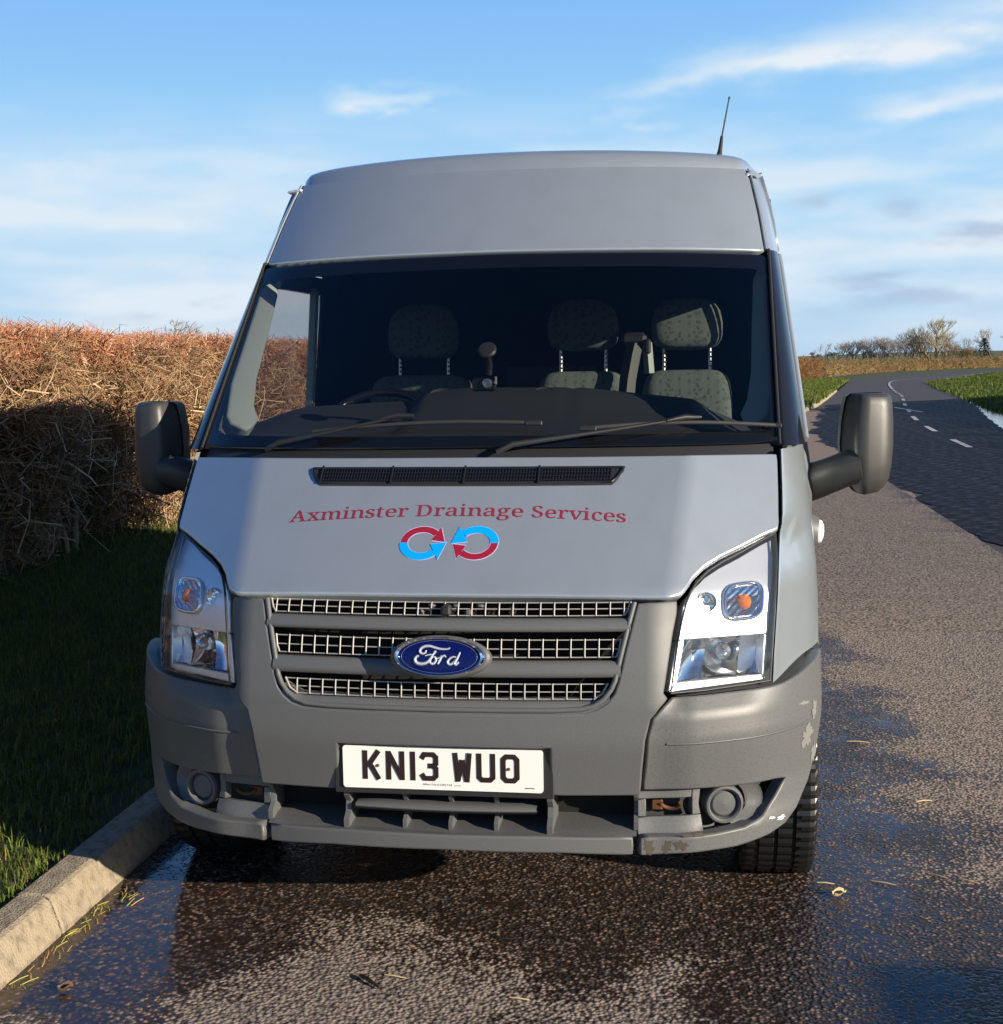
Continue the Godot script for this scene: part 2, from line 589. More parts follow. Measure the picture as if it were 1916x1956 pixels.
	m.albedo_texture = grain
	m.heightmap_enabled = true
	m.heightmap_texture = t
	m.heightmap_scale = 0.22
	tri_map(m, 0.6)
	m = mat("wet_tarmac", lin(0.020, 0.017, 0.020), 0.7, 0.0, 0.2)
	m.albedo_texture = grain
	m.roughness_texture = noise_tex(1024, 0.006, 63, FastNoiseLite.TYPE_SIMPLEX_SMOOTH, ramp([[0.0, Color(0.55, 0.55, 0.55)], [0.45, Color(0.8, 0.8, 0.8)], [0.6, Color(1, 1, 1)]]), 4)
	m.heightmap_enabled = true
	m.heightmap_texture = t
	m.heightmap_scale = 0.2
	tri_map(m, 0.9)
	m = mat("wet_track", lin(0.02, 0.02, 0.022), 0.5, 0.0, 0.3)
	m.heightmap_enabled = true
	m.heightmap_texture = t
	m.heightmap_scale = 0.1
	tri_map(m, 0.9)
	m = mat("far_tarmac", lin(0.075, 0.062, 0.060), 0.75)
	m.albedo_texture = grain
	tri_map(m, 0.2)
	m = mat("water", lin(0.028, 0.02, 0.014), 0.07, 0.0, 0.45)
	m.albedo_texture = noise_tex(1024, 0.05, 66, FastNoiseLite.TYPE_SIMPLEX, ramp([[0.0, Color(0.3, 0.3, 0.3)], [0.5, Color(0.7, 0.7, 0.7)], [0.68, Color(1, 0.95, 0.9)], [1.0, Color(1, 0.9, 0.8)]]), 5)
	m.heightmap_enabled = true
	m.heightmap_texture = noise_tex(1024, 0.03, 67)
	m.heightmap_scale = 0.06
	tri_map(m, 0.8)
	m = mat("road_paint", lin(0.62, 0.60, 0.56), 0.6)
	m.albedo_texture = noise_tex(512, 0.03, 64, FastNoiseLite.TYPE_SIMPLEX, ramp([[0.0, Color(0.35, 0.35, 0.35)], [0.4, Color(0.85, 0.85, 0.85)], [1.0, Color(1, 1, 1)]]), 5)
	tri_map(m, 1.0)
	for nm in ["grass_blades", "dry_grass", "twigs", "far_twigs", "bark", "far_bark", "leaf_green"]:
		m = mat(nm, Color.WHITE, 0.7, 0.0, 0.3)
		m.vertex_color_use_as_albedo = true
	M["grass_blades"].backlight_enabled = true
	M["grass_blades"].backlight = Color(0.3, 0.3, 0.1)
	mat("dark_fir", lin(0.012, 0.02, 0.012), 0.9)

const KERB := [[-1.10, 30.0], [-1.10, 2.0], [-1.10, -8.0], [-0.75, -14.0], [0.3, -20.0], [1.9, -27.0], [3.9, -36.8], [5.3, -46.2], [8.0, -66.7], [10.4, -84.9]]
const FAR_EDGE := [[10.4, -84.9], [12.7, -94.3], [17.9, -107.1], [32.6, -142.4], [60.0, -190.0]]
const CENTRE := [[5.30, 30.0], [5.20, 0.0], [5.20, -17.4], [5.25, -20.35], [5.58, -25.74], [6.04, -30.82], [6.36, -33.46], [7.21, -40.17], [8.78, -51.6], [9.41, -57.7], [11.32, -73.2], [12.87, -82.9], [14.6, -89.0], [20.0, -101.0], [32.0, -125.0], [60.0, -172.0]]
const RIGHT := [[7.9, 30.0], [7.7, 0.0], [7.9, -20.0], [8.78, -33.7], [10.05, -44.4], [13.33, -71.7], [15.3, -80.8], [23.4, -100.5], [36.0, -124.0], [64.0, -168.0]]

func smooth_line(pts: Array, y: float, per := 8) -> Array:
	var v := []
	for p in pts:
		v.append(Vector3(p[0], y, p[1]))
	return curve(v, per)

func at_z(line: Array, z: float) -> float:
	for i in range(1, line.size()):
		if z >= line[i].z:
			var t: float = (z - line[i - 1].z) / (line[i].z - line[i - 1].z)
			return lerpf(line[i - 1].x, line[i].x, clampf(t, 0.0, 1.0))
	return line[-1].x

func sheet(poly: PackedVector2Array, y: float) -> MB:
	var b := MB.new()
	var ids := Geometry2D.triangulate_polygon(poly)
	for k in range(0, ids.size(), 3):
		var q := []
		for j in 3:
			var p := poly[ids[k + j]]
			q.append(Vector3(p.x, y, p.y))
		b.tri(q[0], q[1], q[2], Vector3.UP, Vector3.UP, Vector3.UP)
	return b

func ragged(pts: Array, amount: float, step: float, seed_: int) -> PackedVector2Array:
	var f := FastNoiseLite.new()
	f.seed = seed_
	f.frequency = 0.9
	f.fractal_octaves = 5
	var out := PackedVector2Array()
	for i in pts.size():
		var a := Vector2(pts[i][0], pts[i][1])
		var b := Vector2(pts[(i + 1) % pts.size()][0], pts[(i + 1) % pts.size()][1])
		var k := maxi(1, int(a.distance_to(b) / step))
		for t in k:
			var p := a.lerp(b, float(t) / k)
			out.append(p + Vector2(f.get_noise_2d(p.x * 3.0, p.y * 3.0), f.get_noise_2d(p.x * 3.0 + 50.0, p.y * 3.0)) * amount)
	return out

func build_ground() -> void:
	var kerb := smooth_line(KERB, 0.0)
	var right := smooth_line(RIGHT, 0.0)
	var centre := smooth_line(CENTRE, 0.0)
	var far := smooth_line(FAR_EDGE, 0.0)
	# open fields to the horizon
	var b := MB.new()
	b.quad(Vector3(-3000, -0.06, 3000), Vector3(3000, -0.06, 3000), Vector3(3000, -0.06, -3000), Vector3(-3000, -0.06, -3000))
	kind(add("fields", b, M["field"]), "structure")
	# the road and its lay-by
	var poly := PackedVector2Array()
	for p in kerb:
		poly.append(Vector2(p.x, p.z))
	for i in range(1, far.size()):
		poly.append(Vector2(far[i].x, far[i].z))
	for i in range(right.size() - 1, -1, -1):
		poly.append(Vector2(right[i].x, right[i].z))
	var road := kind(add("road", sheet(poly, 0.0), M["far_tarmac"]), "structure")
	# dry lay-by strip beside the lane
	var dry := PackedVector2Array()
	for i in 60:
		var z := 9.0 - i * 0.8
		dry.append(Vector2(at_z(kerb, z) - 0.01, z))
	for i in range(59, -1, -1):
		var z := 9.0 - i * 0.8
		dry.append(Vector2(maxf(3.05 + 0.07 * sin(i * 1.7) + maxf(0.0, -z - 25.0) * 0.10, at_z(kerb, z) + 0.3), z))
	kind(add("lay_by", sheet(dry, 0.004), M["dry_tarmac"]), "structure")
	# the wet lanes
	var wet := PackedVector2Array()
	for i in 110:
		var z := 12.0 - i * 0.55
		wet.append(Vector2(maxf(maxf(3.0 + 0.12 * sin(i * 0.9) + 0.09 * sin(i * 2.3) + maxf(0.0, -z - 25.0) * 0.115, at_z(kerb, z) + 0.25), at_z(right, z) - 0.15 - 7.0 * smoothstep(-47.8, -38.0, z)), z))
	for i in range(109, -1, -1):
		var z := 12.0 - i * 0.55
		wet.append(Vector2(at_z(right, z) - 0.02, z))
	var wl := []
	for p in wet:
		wl.append([p.x, p.y])
	kind(add("wet_lane", sheet(ragged(wl, 0.10, 0.22, 15), 0.008), M["wet_tarmac"]), "structure")
	for tr in [[3.75, 0.30, -16.6, -34.0], [4.45, 0.16, -16.6, -38.0], [5.65, 0.22, -17.0, -44.0], [6.6, 0.40, -17.0, -46.0]]:
		var tp := PackedVector2Array()
		var steps := 90
		for i in steps:
			var z := lerpf(tr[2], tr[3], float(i) / (steps - 1))
			var drift := maxf(0.0, -z - 16.0) * 0.085
			var w: float = tr[1] * sin(PI * clampf(i / (steps - 1.0), 0.02, 0.98)) * (0.8 + 0.4 * sin(i * 0.7 + tr[0]))
			tp.append(Vector2(tr[0] + drift - w + 0.05 * sin(i * 1.9), z))
		for i in range(steps - 1, -1, -1):
			var z := lerpf(tr[2], tr[3], float(i) / (steps - 1))
			var drift := maxf(0.0, -z - 16.0) * 0.085
			var w: float = tr[1] * sin(PI * clampf(i / (steps - 1.0), 0.02, 0.98)) * (0.8 + 0.4 * sin(i * 0.9 + tr[0] * 2.0))
			tp.append(Vector2(tr[0] + drift + w + 0.05 * sin(i * 2.3), z))
		kind(add("wet_track", sheet(tp, 0.0105), M["wet_track"]), "structure")
	build_near_tarmac()
	# standing water: along the kerb, and along the far verge
	var pool := ragged([[6.6, -23.0], [6.9, -25.0], [7.82, -31.0], [9.0, -38.0], [9.9, -44.6], [10.12, -45.2], [9.3, -38.0], [8.78, -33.9], [8.2, -28.0], [7.95, -22.0], [7.0, -21.0]], 0.09, 0.3, 9)
	kind(add("puddle", sheet(pool, 0.0125), M["water"]), "structure")
	# painted lines: a solid line through the bend, dashes towards the camera, and a bar across the lay-by mouth
	var acc := 0.0
	var path := curve(centre, 3)
	var length := 0.0
	for i in range(1, path.size()):
		length += path[i].distance_to(path[i - 1])
	var spans := []
	var s := 20.0
	while s < 120.0:
		if s < 76.0:
			spans.append([s, s + 2.2])
			s += 5.0
		elif s < 92.0:
			spans.append([s, s + 1.6])
			s += 3.0
		else:
			spans.append([s, 119.0])
			break
	spans.append([119.0, 230.0])
	for sp in spans:
		b = MB.new()
		acc = 0.0
		for i in range(1, path.size()):
			var p0: Vector3 = path[i - 1]
			var p1: Vector3 = path[i]
			var d := p0.distance_to(p1)
			var t0 := clampf((sp[0] - acc) / d, 0.0, 1.0)
			var t1 := clampf((sp[1] - acc) / d, 0.0, 1.0)
			acc += d
			if t1 > t0:
				var side := (p1 - p0).normalized().cross(Vector3.UP) * 0.055
				var a := p0.lerp(p1, t0) + Vector3(0, 0.019, 0)
				var e := p0.lerp(p1, t1) + Vector3(0, 0.019, 0)
				b.quad(a - side, a + side, e + side, e - side)
		if b.v.size():
			add("lane_line", b, M["road_paint"], road)
	b = MB.new()
	b.quad(Vector3(6.62, 0.0125, -38.6), Vector3(6.72, 0.0125, -38.9), Vector3(6.96, 0.0125, -35.1), Vector3(6.84, 0.0125, -34.9))
	add("bar_line", b, M["road_paint"], road)
	# kerb: separate stones with open joints
	var kp := curve(kerb, 4)
	var kerb_root := Node3D.new()
	kerb_root.name = "kerb"
	kerb_root.set_meta("kind", "structure")
	add_child(kerb_root)
	var profile := [[0.004, -0.1], [0.004, 0.03], [-0.022, 0.108], [-0.030, 0.120], [-0.042, 0.126], [-0.118, 0.128], [-0.128, 0.122], [-0.13, -0.1]]
	acc = 0.0
	var stone_at := 24.6
	var stones := 0
	for i in range(1, kp.size()):
		var p0: Vector3 = kp[i - 1]
		var p1: Vector3 = kp[i]
		var d := p0.distance_to(p1)
		while stone_at < acc + d and stones < 72:
			var c := p0.lerp(p1, (stone_at - acc) / d)
			var dir := (p1 - p0).normalized()
			var side := dir.cross(Vector3.UP)
			b = MB.new()
			var lift := rng.randf_range(-0.004, 0.004)
			var turn := rng.randf_range(-0.004, 0.004)
			var rows := []
			var cuts := [0.0, 0.006, 0.3, 0.6, 0.903, 0.909]
			for k in cuts.size():
				var row := PackedVector3Array()
				for q in profile:
					var shrink := 0.004 if k == 0 or k == cuts.size() - 1 else 0.0
					row.append(c + dir * cuts[k] + side * (q[0] + turn - shrink * signf(q[0] + 0.06)) + Vector3(0, q[1] + lift - shrink * (1.0 if q[1] > 0.05 else 0.0), 0))
				rows.append(row)
			for k in rows.size() - 1:
				for j in profile.size() - 1:
					b.quad(rows[k][j], rows[k][j + 1], rows[k + 1][j + 1], rows[k + 1][j])
			for k in [0, rows.size() - 1]:
				for j in range(1, profile.size() - 1):
					b.tri(rows[k][0], rows[k][j], rows[k][j + 1])
			add("kerb_stone", b, M["kerb"], kerb_root)
			stones += 1
			stone_at += 0.915
		acc += d
	# verges
	b = MB.new()
	var rows := []
	for i in 120:
		var z := 14.0 - i * 1.0
		var row := PackedVector3Array()
		var kx := at_z(kerb, z) - 0.125
		for j in 14:
			var w := j / 13.0
			row.append(Vector3(kx - w * (10.0 if j == 13 else 4.5), 0.105 + 0.10 * smoothstep(0.0, 0.7, w) + 0.02 * sin(z * 2.1 + j * 1.3) * w, z))
		rows.append(row)
	b.grid(rows, Vector3.UP)
	kind(add("left_verge", b, M["soil"]), "structure")
	b = MB.new()
	rows = []
	for i in 100:
		var z := 14.0 - i * 1.2
		var row := PackedVector3Array()
		var rx := at_z(right, z)
		for j in 12:
			var w := j / 11.0
			row.append(Vector3(rx + w * 7.0, -0.03 + 0.42 * smoothstep(0.0, 0.6, w) + 0.03 * sin(z * 1.3 + j * 2.0), z))
		rows.append(row)
	b.grid(rows, Vector3.UP)
	kind(add("right_verge", b, M["soil"]), "structure")
	b = MB.new()
	rows = []
	for i in 60:
		var p: Vector3 = far[mini(i * far.size() / 60, far.size() - 1)]
		var row := PackedVector3Array()
		for j in 6:
			row.append(Vector3(p.x - j * 1.1, -0.02 + 0.16 * smoothstep(0.0, 2.0, float(j)), p.z - j * 1.1 * 0.5))
		rows.append(row)
	b.grid(rows, Vector3.UP)
	kind(add("far_verge", b, M["soil"]), "structure")
	build_grass(kerb, right, far)

func build_near_tarmac() -> void:
	# the tarmac round the van's nose, wet by rain that has begun to dry; then the lay-by and the lane behind it
	var blot := FastNoiseLite.new()
	blot.seed = 73
	blot.frequency = 1.6
	blot.fractal_octaves = 6
	blot.fractal_gain = 0.6
	var near := func(x: float, z: float) -> Array:
		var w := blot.get_noise_2d(x, z)
		var edge_r := 1.36 + clampf((z + 3.6) * 0.09, -0.05, 0.3)
		var d1 := (x - edge_r) * 1.7 + w * 1.1
		var fz := lerp_table([[-0.9, 0.7], [-0.64, 0.36], [-0.54, 0.12], [-0.24, -0.10], [0.2, -0.02], [0.54, 0.05], [0.8, 0.4], [1.2, 1.6]], x)
		var d2 := (z - fz) * 1.9 + w * 1.2 - clampf((x - 0.55) * 4.0, 0.0, 3.0) * 0.5
		var dry := clampf(0.5 + maxf(d1, d2 if z > -0.6 else -9.0), 0.0, 0.9 + 0.3 * w)
		if z > -0.62 and x > 0.8:
			dry = minf(dry, clampf(0.5 + (x - 1.75) * 2.0, 0.0, 1.0))
		var w2 := blot.get_noise_2d(x * 1.5 + 40.0, z * 1.5)
		var v := 0.30 + 0.55 * w2
		v = maxf(v, 0.86 - smoothstep(-0.80, -0.45, x + w2 * 0.25) * 0.8 + w2 * 0.25)
		v = maxf(v, 0.62 * exp(-pow((x - 1.12 - w2 * 0.2) / 0.22, 2.0)) * smoothstep(-2.6, -1.6, z) + w2 * 0.3)
		return [dry, v, 1.0]
	var beyond := func(x: float, z: float) -> Array:
		var w := blot.get_noise_2d(x * 0.8, z * 0.8)
		var long := blot.get_noise_2d(x * 1.6 + 90.0, z * 0.09)
		var edge := 2.95 + maxf(0.0, -z - 12.0) * 0.02
		var dry := clampf(0.62 + (edge - x) * 1.3 + w * 0.75, 0.0, 0.92 + 0.35 * w)
		return [dry, clampf(0.30 + 0.45 * long, 0.0, 1.0), lerpf(1.0, 0.36 + 0.5 * maxf(0.0, long - 0.05), smoothstep(2.6, 3.4, x))]
	tarmac("damp_tarmac", Vector2(-1.11, -4.4), 5.8, 4.1, 0.26, 71, near)
	tarmac("lay_by_tarmac", Vector2(-1.11, -16.4), 12.0, 4.12, 0.42, 72, beyond)

func tarmac(called: String, corner_at: Vector2, size: float, wide: float, freq: float, seed_: int, how: Callable) -> void:
	var n := 2048
	var f := FastNoiseLite.new()
	f.seed = seed_
	f.noise_type = FastNoiseLite.TYPE_CELLULAR
	f.frequency = freq
	f.cellular_return_type = FastNoiseLite.RETURN_DISTANCE
	f.fractal_type = FastNoiseLite.FRACTAL_NONE
	var hi := f.get_image(n, n, true, false, true)
	f.cellular_return_type = FastNoiseLite.RETURN_CELL_VALUE
	var ci := f.get_image(n, n, false, false, true)
	# coarse maps: how dry, how deep the water lies, how light the stones are
	var coarse := Image.create(256, 256, false, Image.FORMAT_RGB8)
	for j in 256:
		for i in 256:
			var q: Array = how.call(corner_at.x + (i + 0.5) / 256.0 * size, corner_at.y + (j + 0.5) / 256.0 * size)
			coarse.set_pixel(i, j, Color(q[0], q[1], q[2]))
	coarse.resize(n, n, Image.INTERPOLATE_CUBIC)
	var h := hi.get_data()
	var cv := ci.get_data()
	var co := coarse.get_data()
	var alb := PackedByteArray()
	alb.resize(n * n * 3)
	var rough := PackedByteArray()
	rough.resize(n * n)
	var bump := PackedByteArray()
	bump.resize(n * n)
	for k in n * n:
		var d := co[k * 3] / 255.0
		var cell := cv[k] / 255.0
		var top := h[k] / 255.0
		# stones dry first on their tops, and not all at once
		var dd := clampf((d - 0.5) * 1.9 + (top - 0.5) * 1.5 + 0.5 + (cell - 0.5) * 1.1, 0.0, 1.0)
		# each stone has its own colour and stands at its own height
		var high := clampf(top * 0.8 + (cell - 0.5) * 0.45 + 0.08, 0.0, 1.0)
		var water := co[k * 3 + 1] / 255.0 * (1.0 - dd)
		var under := clampf((water - high) * 5.0 + 0.3, 0.0, 1.0) * (1.0 - dd)
		var tone := (0.55 + 0.55 * cell * cell + (0.35 if cell > 0.96 else 0.0)) * co[k * 3 + 2] / 255.0
		var warm := 1.0 + 0.10 * sin(cell * 47.0)
		var pit := clampf(0.30 + 1.15 * top, 0.0, 1.0)
		var q := lerpf(72.0 * tone * lerpf(pit, 1.0, under), 146.0 * (0.66 + 0.42 * cell) * pit, dd)
		alb[k * 3] = clampi(int(q * lerpf(1.08 * warm, 1.04, dd)), 0, 255)
		alb[k * 3 + 1] = clampi(int(q * lerpf(0.88, 0.93, dd)), 0, 255)
		alb[k * 3 + 2] = clampi(int(q * lerpf(0.76 / warm, 0.83, dd)), 0, 255)
		rough[k] = clampi(int(255.0 * lerpf(lerpf(0.34 + 0.36 * cell, lerpf(0.62, 0.09, clampf(co[k * 3 + 2] / 127.0 - 1.0, 0.0, 1.0)), under), 0.92, dd)), 0, 255)
		bump[k] = clampi(int(255.0 * maxf(high, water)), 0, 255)
	var m := mat(called, Color.WHITE, 1.0, 0.0, 0.5 if size < 8.0 else 0.36)
	m.albedo_texture = ImageTexture.create_from_image(Image.create_from_data(n, n, false, Image.FORMAT_RGB8, alb))
	m.roughness_texture = ImageTexture.create_from_image(Image.create_from_data(n, n, false, Image.FORMAT_L8, rough))
	m.heightmap_enabled = true
	m.heightmap_scale = 0.5
	m.heightmap_texture = ImageTexture.create_from_image(Image.create_from_data(n, n, false, Image.FORMAT_L8, bump))
	var b := MB.new()
	var o := Vector3(corner_at.x, 0.0155, corner_at.y)
	var uu := wide / size
	var vv := 1.0
	b.tri(o, o + Vector3(wide, 0, 0), o + Vector3(wide, 0, size), Vector3.UP, Vector3.UP, Vector3.UP, Vector2(0, 0), Vector2(uu, 0), Vector2(uu, vv))
	b.tri(o, o + Vector3(wide, 0, size), o + Vector3(0, 0, size), Vector3.UP, Vector3.UP, Vector3.UP, Vector2(0, 0), Vector2(uu, vv), Vector2(0, vv))
	kind(add(called, b, m), "structure")

func tuft(blades: int, tall: float, wide: float, spread: float, seed_: int, dry := 0.15) -> ArrayMesh:
	var r := RandomNumberGenerator.new()
	r.seed = seed_
	var b := MB.new()
	for i in blades:
		var w := r.randf() * TAU
		var o := Vector3(cos(w), 0, sin(w)) * sqrt(r.randf()) * spread
		var lean := r.randf() * TAU
		var l := Vector3(cos(lean), 0, sin(lean))
		var h := tall * r.randf_range(0.45, 1.0)
		var bend := r.randf_range(0.15, 1.0)
		var side := l.cross(Vector3.UP) * wide * r.randf_range(0.6, 1.0)
		b.tint = Color(0.10, 0.145, 0.028) * r.randf_range(0.65, 1.25)
		if r.randf() < dry:
			b.tint = Color(0.30, 0.24, 0.10) * r.randf_range(0.7, 1.2)
		var m := o + Vector3(0, h * 0.6, 0) + l * h * bend * 0.25
		var t := o + Vector3(0, h * (1.0 - bend * 0.3), 0) + l * h * bend * 0.8
		b.quad(o - side, o + side, m + side * 0.8, m - side * 0.8)
		b.tri(m - side * 0.8, m + side * 0.8, t)
	return b.mesh()

func scatter(called: String, mesh: Mesh, m: Material, spots: Array, tints: Array, parent: Node = self) -> Node:
	var mm := MultiMesh.new()
	mm.transform_format = MultiMesh.TRANSFORM_3D
	mm.use_colors = true
	mm.mesh = mesh
	mm.instance_count = spots.size()
	for i in spots.size():
		mm.set_instance_transform(i, spots[i])
		mm.set_instance_color(i, tints[i])
	var o := MultiMeshInstance3D.new()
	o.multimesh = mm
	o.material_override = m
	o.name = numbered(called) if parent == self else called
	parent.add_child(o, true)
	return kind(o, "stuff")

func build_grass(kerb: Array, right: Array, far: Array) -> void:
	var spots := []
	var tints := []
	for i in 26000:
		var z := 1.2 - pow(rng.randf(), 1.5) * 13.0
		var x := at_z(kerb, z) - 0.13 - pow(rng.randf(), 0.9) * 3.4
		var s := rng.randf_range(0.6, 1.25) * (0.75 if x > at_z(kerb, z) - 0.3 else 1.0)
		spots.append(Transform3D(Basis(Vector3.UP, rng.randf() * TAU).scaled(Vector3.ONE * s), Vector3(x, 0.10 + 0.10 * smoothstep(0.0, 3.2, -1.23 - x), z)))
		var t := rng.randf_range(0.75, 1.2)
		tints.append(Color(t * rng.randf_range(0.9, 1.2), t, t * 0.9))
	var g := scatter("verge_grass", tuft(12, 0.085, 0.0022, 0.05, 3), M["grass_blades"], spots, tints) as Node3D
	tag(g, "short green grass on the shaded verge between kerb and hedge", "grass")
	spots = []
	tints = []
	for i in 9000:
		var z := -18.0 - rng.randf() * 70.0
		var x := at_z(right, z) + 0.03 + rng.randf() * 6.0
		spots.append(Transform3D(Basis(Vector3.UP, rng.randf() * TAU).scaled(Vector3.ONE * rng.randf_range(0.7, 1.3)), Vector3(x, -0.02 + 0.42 * smoothstep(0.0, 4.2, x - at_z(right, z)), z)))
		var t := rng.randf_range(0.8, 1.15)
		tints.append(Color(t, t, t))
	for i in 5000:
		var z := -28.0 - rng.randf() * 56.0
		var x := at_z(kerb, z) - 0.15 - rng.randf() * 3.0
		spots.append(Transform3D(Basis(Vector3.UP, rng.randf() * TAU).scaled(Vector3.ONE * rng.randf_range(0.7, 1.3)), Vector3(x, 0.11, z)))
		var t := rng.randf_range(0.9, 1.3)
		tints.append(Color(t * 1.1, t, t))
	g = scatter("roadside_grass", tuft(26, 0.2, 0.012, 0.22, 4), M["grass_blades"], spots, tints) as Node3D
	tag(g, "green grass along both edges of the bending lane beyond the van", "grass")

func twig_cluster(count: int, reach: float, thick: float, seed_: int, cols: Array, upright := 0.35) -> ArrayMesh:
	var r := RandomNumberGenerator.new()
	r.seed = seed_
	var b := MB.new()
	for i in count:
		var o := Vector3(r.randfn(), r.randfn(), r.randfn()) * reach * 0.28
		var d := Vector3(r.randfn(), r.randfn() * 0.8 + upright, r.randfn()).normalized()
		var l := reach * r.randf_range(0.3, 1.0)
		var bend := Vector3(r.randfn(), r.randfn(), r.randfn()) * l * 0.22
		var th := thick * r.randf_range(0.5, 1.5)
		b.tint = cols[r.randi() % cols.size()] * r.randf_range(0.7, 1.3)
		b.tube([o - d * l * 0.5, o + bend, o + d * l * 0.5 + bend * 0.3], [th, th * 0.8, th * 0.45], 3, 1.0, Vector3.BACK, false)
		if r.randf() < 0.6:
			var e := (d + Vector3(r.randfn(), r.randfn(), r.randfn()) * 0.7).normalized()
			b.tube([o + bend, o + bend + e * l * 0.4], [th * 0.6, th * 0.3], 3, 1.0, Vector3.BACK, false)
	return b.mesh()

func stem_mesh(tall: float, thick: float, seed_: int, col: Color) -> MB:
	var r := RandomNumberGenerator.new()
	r.seed = seed_
	var b := MB.new()
	b.tint = col
	var p := Vector3.ZERO
	var d := Vector3(r.randfn() * 0.25, 1, r.randfn() * 0.25).normalized()
	var path := [p]
	var radii := [thick * 1.3]
	for k in 5:
		p += d * tall / 5.0
		d = (d + Vector3(r.randfn(), 0.4, r.randfn()) * 0.22).normalized()
		path.append(p)
		radii.append(thick * (1.0 - k * 0.14))
		if k > 0:
			for j in 2:
				var e := (d + Vector3(r.randfn(), r.randfn() * 0.6, r.randfn())).normalized()
				b.tint = col * r.randf_range(0.8, 1.3)
				b.tube([p, p + e * tall * 0.16, p + e * tall * 0.28 + Vector3(0, tall * 0.05, 0)], [thick * 0.5, thick * 0.4, thick * 0.25], 5, 1.0, Vector3.BACK, false)
	b.tint = col
	b.tube(path, radii, 7)
	return b

func build_left_hedge() -> void:
	var root := thing("hedge", "tall clipped bare hedge, half in the van's shadow, beside the verge", "hedge", Vector3.ZERO)
	var cols := [Color(0.30, 0.16, 0.070), Color(0.38, 0.22, 0.10), Color(0.22, 0.115, 0.055), Color(0.50, 0.34, 0.19), Color(0.14, 0.08, 0.045)]
	var meshes := [twig_cluster(24, 0.44, 0.0056, 1, cols), twig_cluster(36, 0.30, 0.0040, 2, cols), twig_cluster(36, 0.26, 0.0034, 4, cols)]
	var top_cols := [Color(0.46, 0.20, 0.10), Color(0.56, 0.30, 0.16), Color(0.36, 0.15, 0.085), Color(0.64, 0.44, 0.30), Color(0.24, 0.11, 0.06)]
	var tops := twig_cluster(34, 0.19, 0.0046, 3, top_cols, 0.8)
	var gaps := FastNoiseLite.new()
	gaps.seed = 19
	gaps.frequency = 1.3
	gaps.fractal_octaves = 3
	var spots := [[], [], []]
	var tints := [[], [], []]
	for i in 14500:
		var z := 0.5 - pow(rng.randf(), 1.25) * 33.0
		var face := pow(rng.randf(), 1.6)
		var y := 0.22 + rng.randf() * 1.46
		var k := 0 if i % 4 == 0 and y < 1.30 else (1 if i % 2 == 0 and y < 1.5 else 2)
		# hollows where the twigs are thin, and a thin foot
		var g := gaps.get_noise_2d(z, y * 1.2)
		if g < -0.10 and face < 0.45 and rng.randf() < 0.9:
			continue
		if y < 0.8 and rng.randf() < 0.62:
			continue
		var x := -3.98 - face * 1.1 + 0.10 * sin(z * 2.3) + 0.07 * sin(z * 5.1 + y * 3.0) + 0.2 * sin(y * 1.7 - 0.6)
		var s := rng.randf_range(0.75, 1.15)
		spots[k].append(Transform3D(Basis(Vector3(rng.randfn(), rng.randfn(), rng.randfn()).normalized(), rng.randf() * 1.2).rotated(Vector3.UP, rng.randf() * TAU).scaled(Vector3.ONE * s), Vector3(x, y, z)))
		var t := rng.randf_range(0.75, 1.3)
		tints[k].append(Color(t * 1.02, t * 1.08, t * 1.2))
	for k in 3:
		scatter(["twigs", "twigs_001", "twigs_002"][k], meshes[k], M["twigs"], spots[k], tints[k], root)
	var ts := []
	var tt := []
	for i in 8000:
		var z := 0.5 - pow(rng.randf(), 1.25) * 33.0
		var x := -3.95 - rng.randf() * 1.15 + 0.1 * sin(z * 2.3)
		var y := 1.58 + rng.randf() * 0.17 + 0.025 * sin(z * 1.9) + 0.02 * sin(z * 4.7 + 1.0)
		if rng.randf() < 0.01:
			y += 0.06
		ts.append(Transform3D(Basis(Vector3.UP, rng.randf() * TAU).scaled(Vector3.ONE * rng.randf_range(0.7, 1.15)), Vector3(x, y, z)))
		var t := rng.randf_range(0.8, 1.3)
		tt.append(Color(t, t, t))
	scatter("clipped_top_twigs", tops, M["twigs"], ts, tt, root)
	# stems
	for i in 70:
		var z := -2.6 - i * 0.17 + rng.randf_range(-0.1, 0.1)
		var st := stem_mesh(rng.randf_range(0.85, 1.15), rng.randf_range(0.010, 0.030), 100 + i, Color(0.30, 0.23, 0.12) * rng.randf_range(0.6, 1.35))
		var o := add("stem", st, M["bark"], root)
		o.position = Vector3(-3.93 - rng.randf() * 0.45, 0.15, z)
	# a few green leaves, mostly low down
	var lb := MB.new()
	lb.tint = Color(0.09, 0.14, 0.02)
	lb.quad(Vector3(-0.016, 0, 0), Vector3(0, 0.006, -0.010), Vector3(0.016, 0, 0), Vector3(0, 0.004, 0.010))
	ts = []
	tt = []
	for i in 2600:
		var z := 0.5 - pow(rng.randf(), 1.1) * 20.0
		var y := 0.2 + pow(rng.randf(), 2.2) * 1.5
		ts.append(Transform3D(Basis(Vector3(rng.randfn(), rng.randfn(), rng.randfn()).normalized(), rng.randf() * TAU).scaled(Vector3.ONE * rng.randf_range(0.7, 1.5)), Vector3(-3.9 - rng.randf() * 0.6, y, z)))
		var t := rng.randf_range(0.6, 1.4)
		tt.append(Color(t, t, t))
	scatter("leaves", lb.mesh(), M["leaf_green"], ts, tt, root)

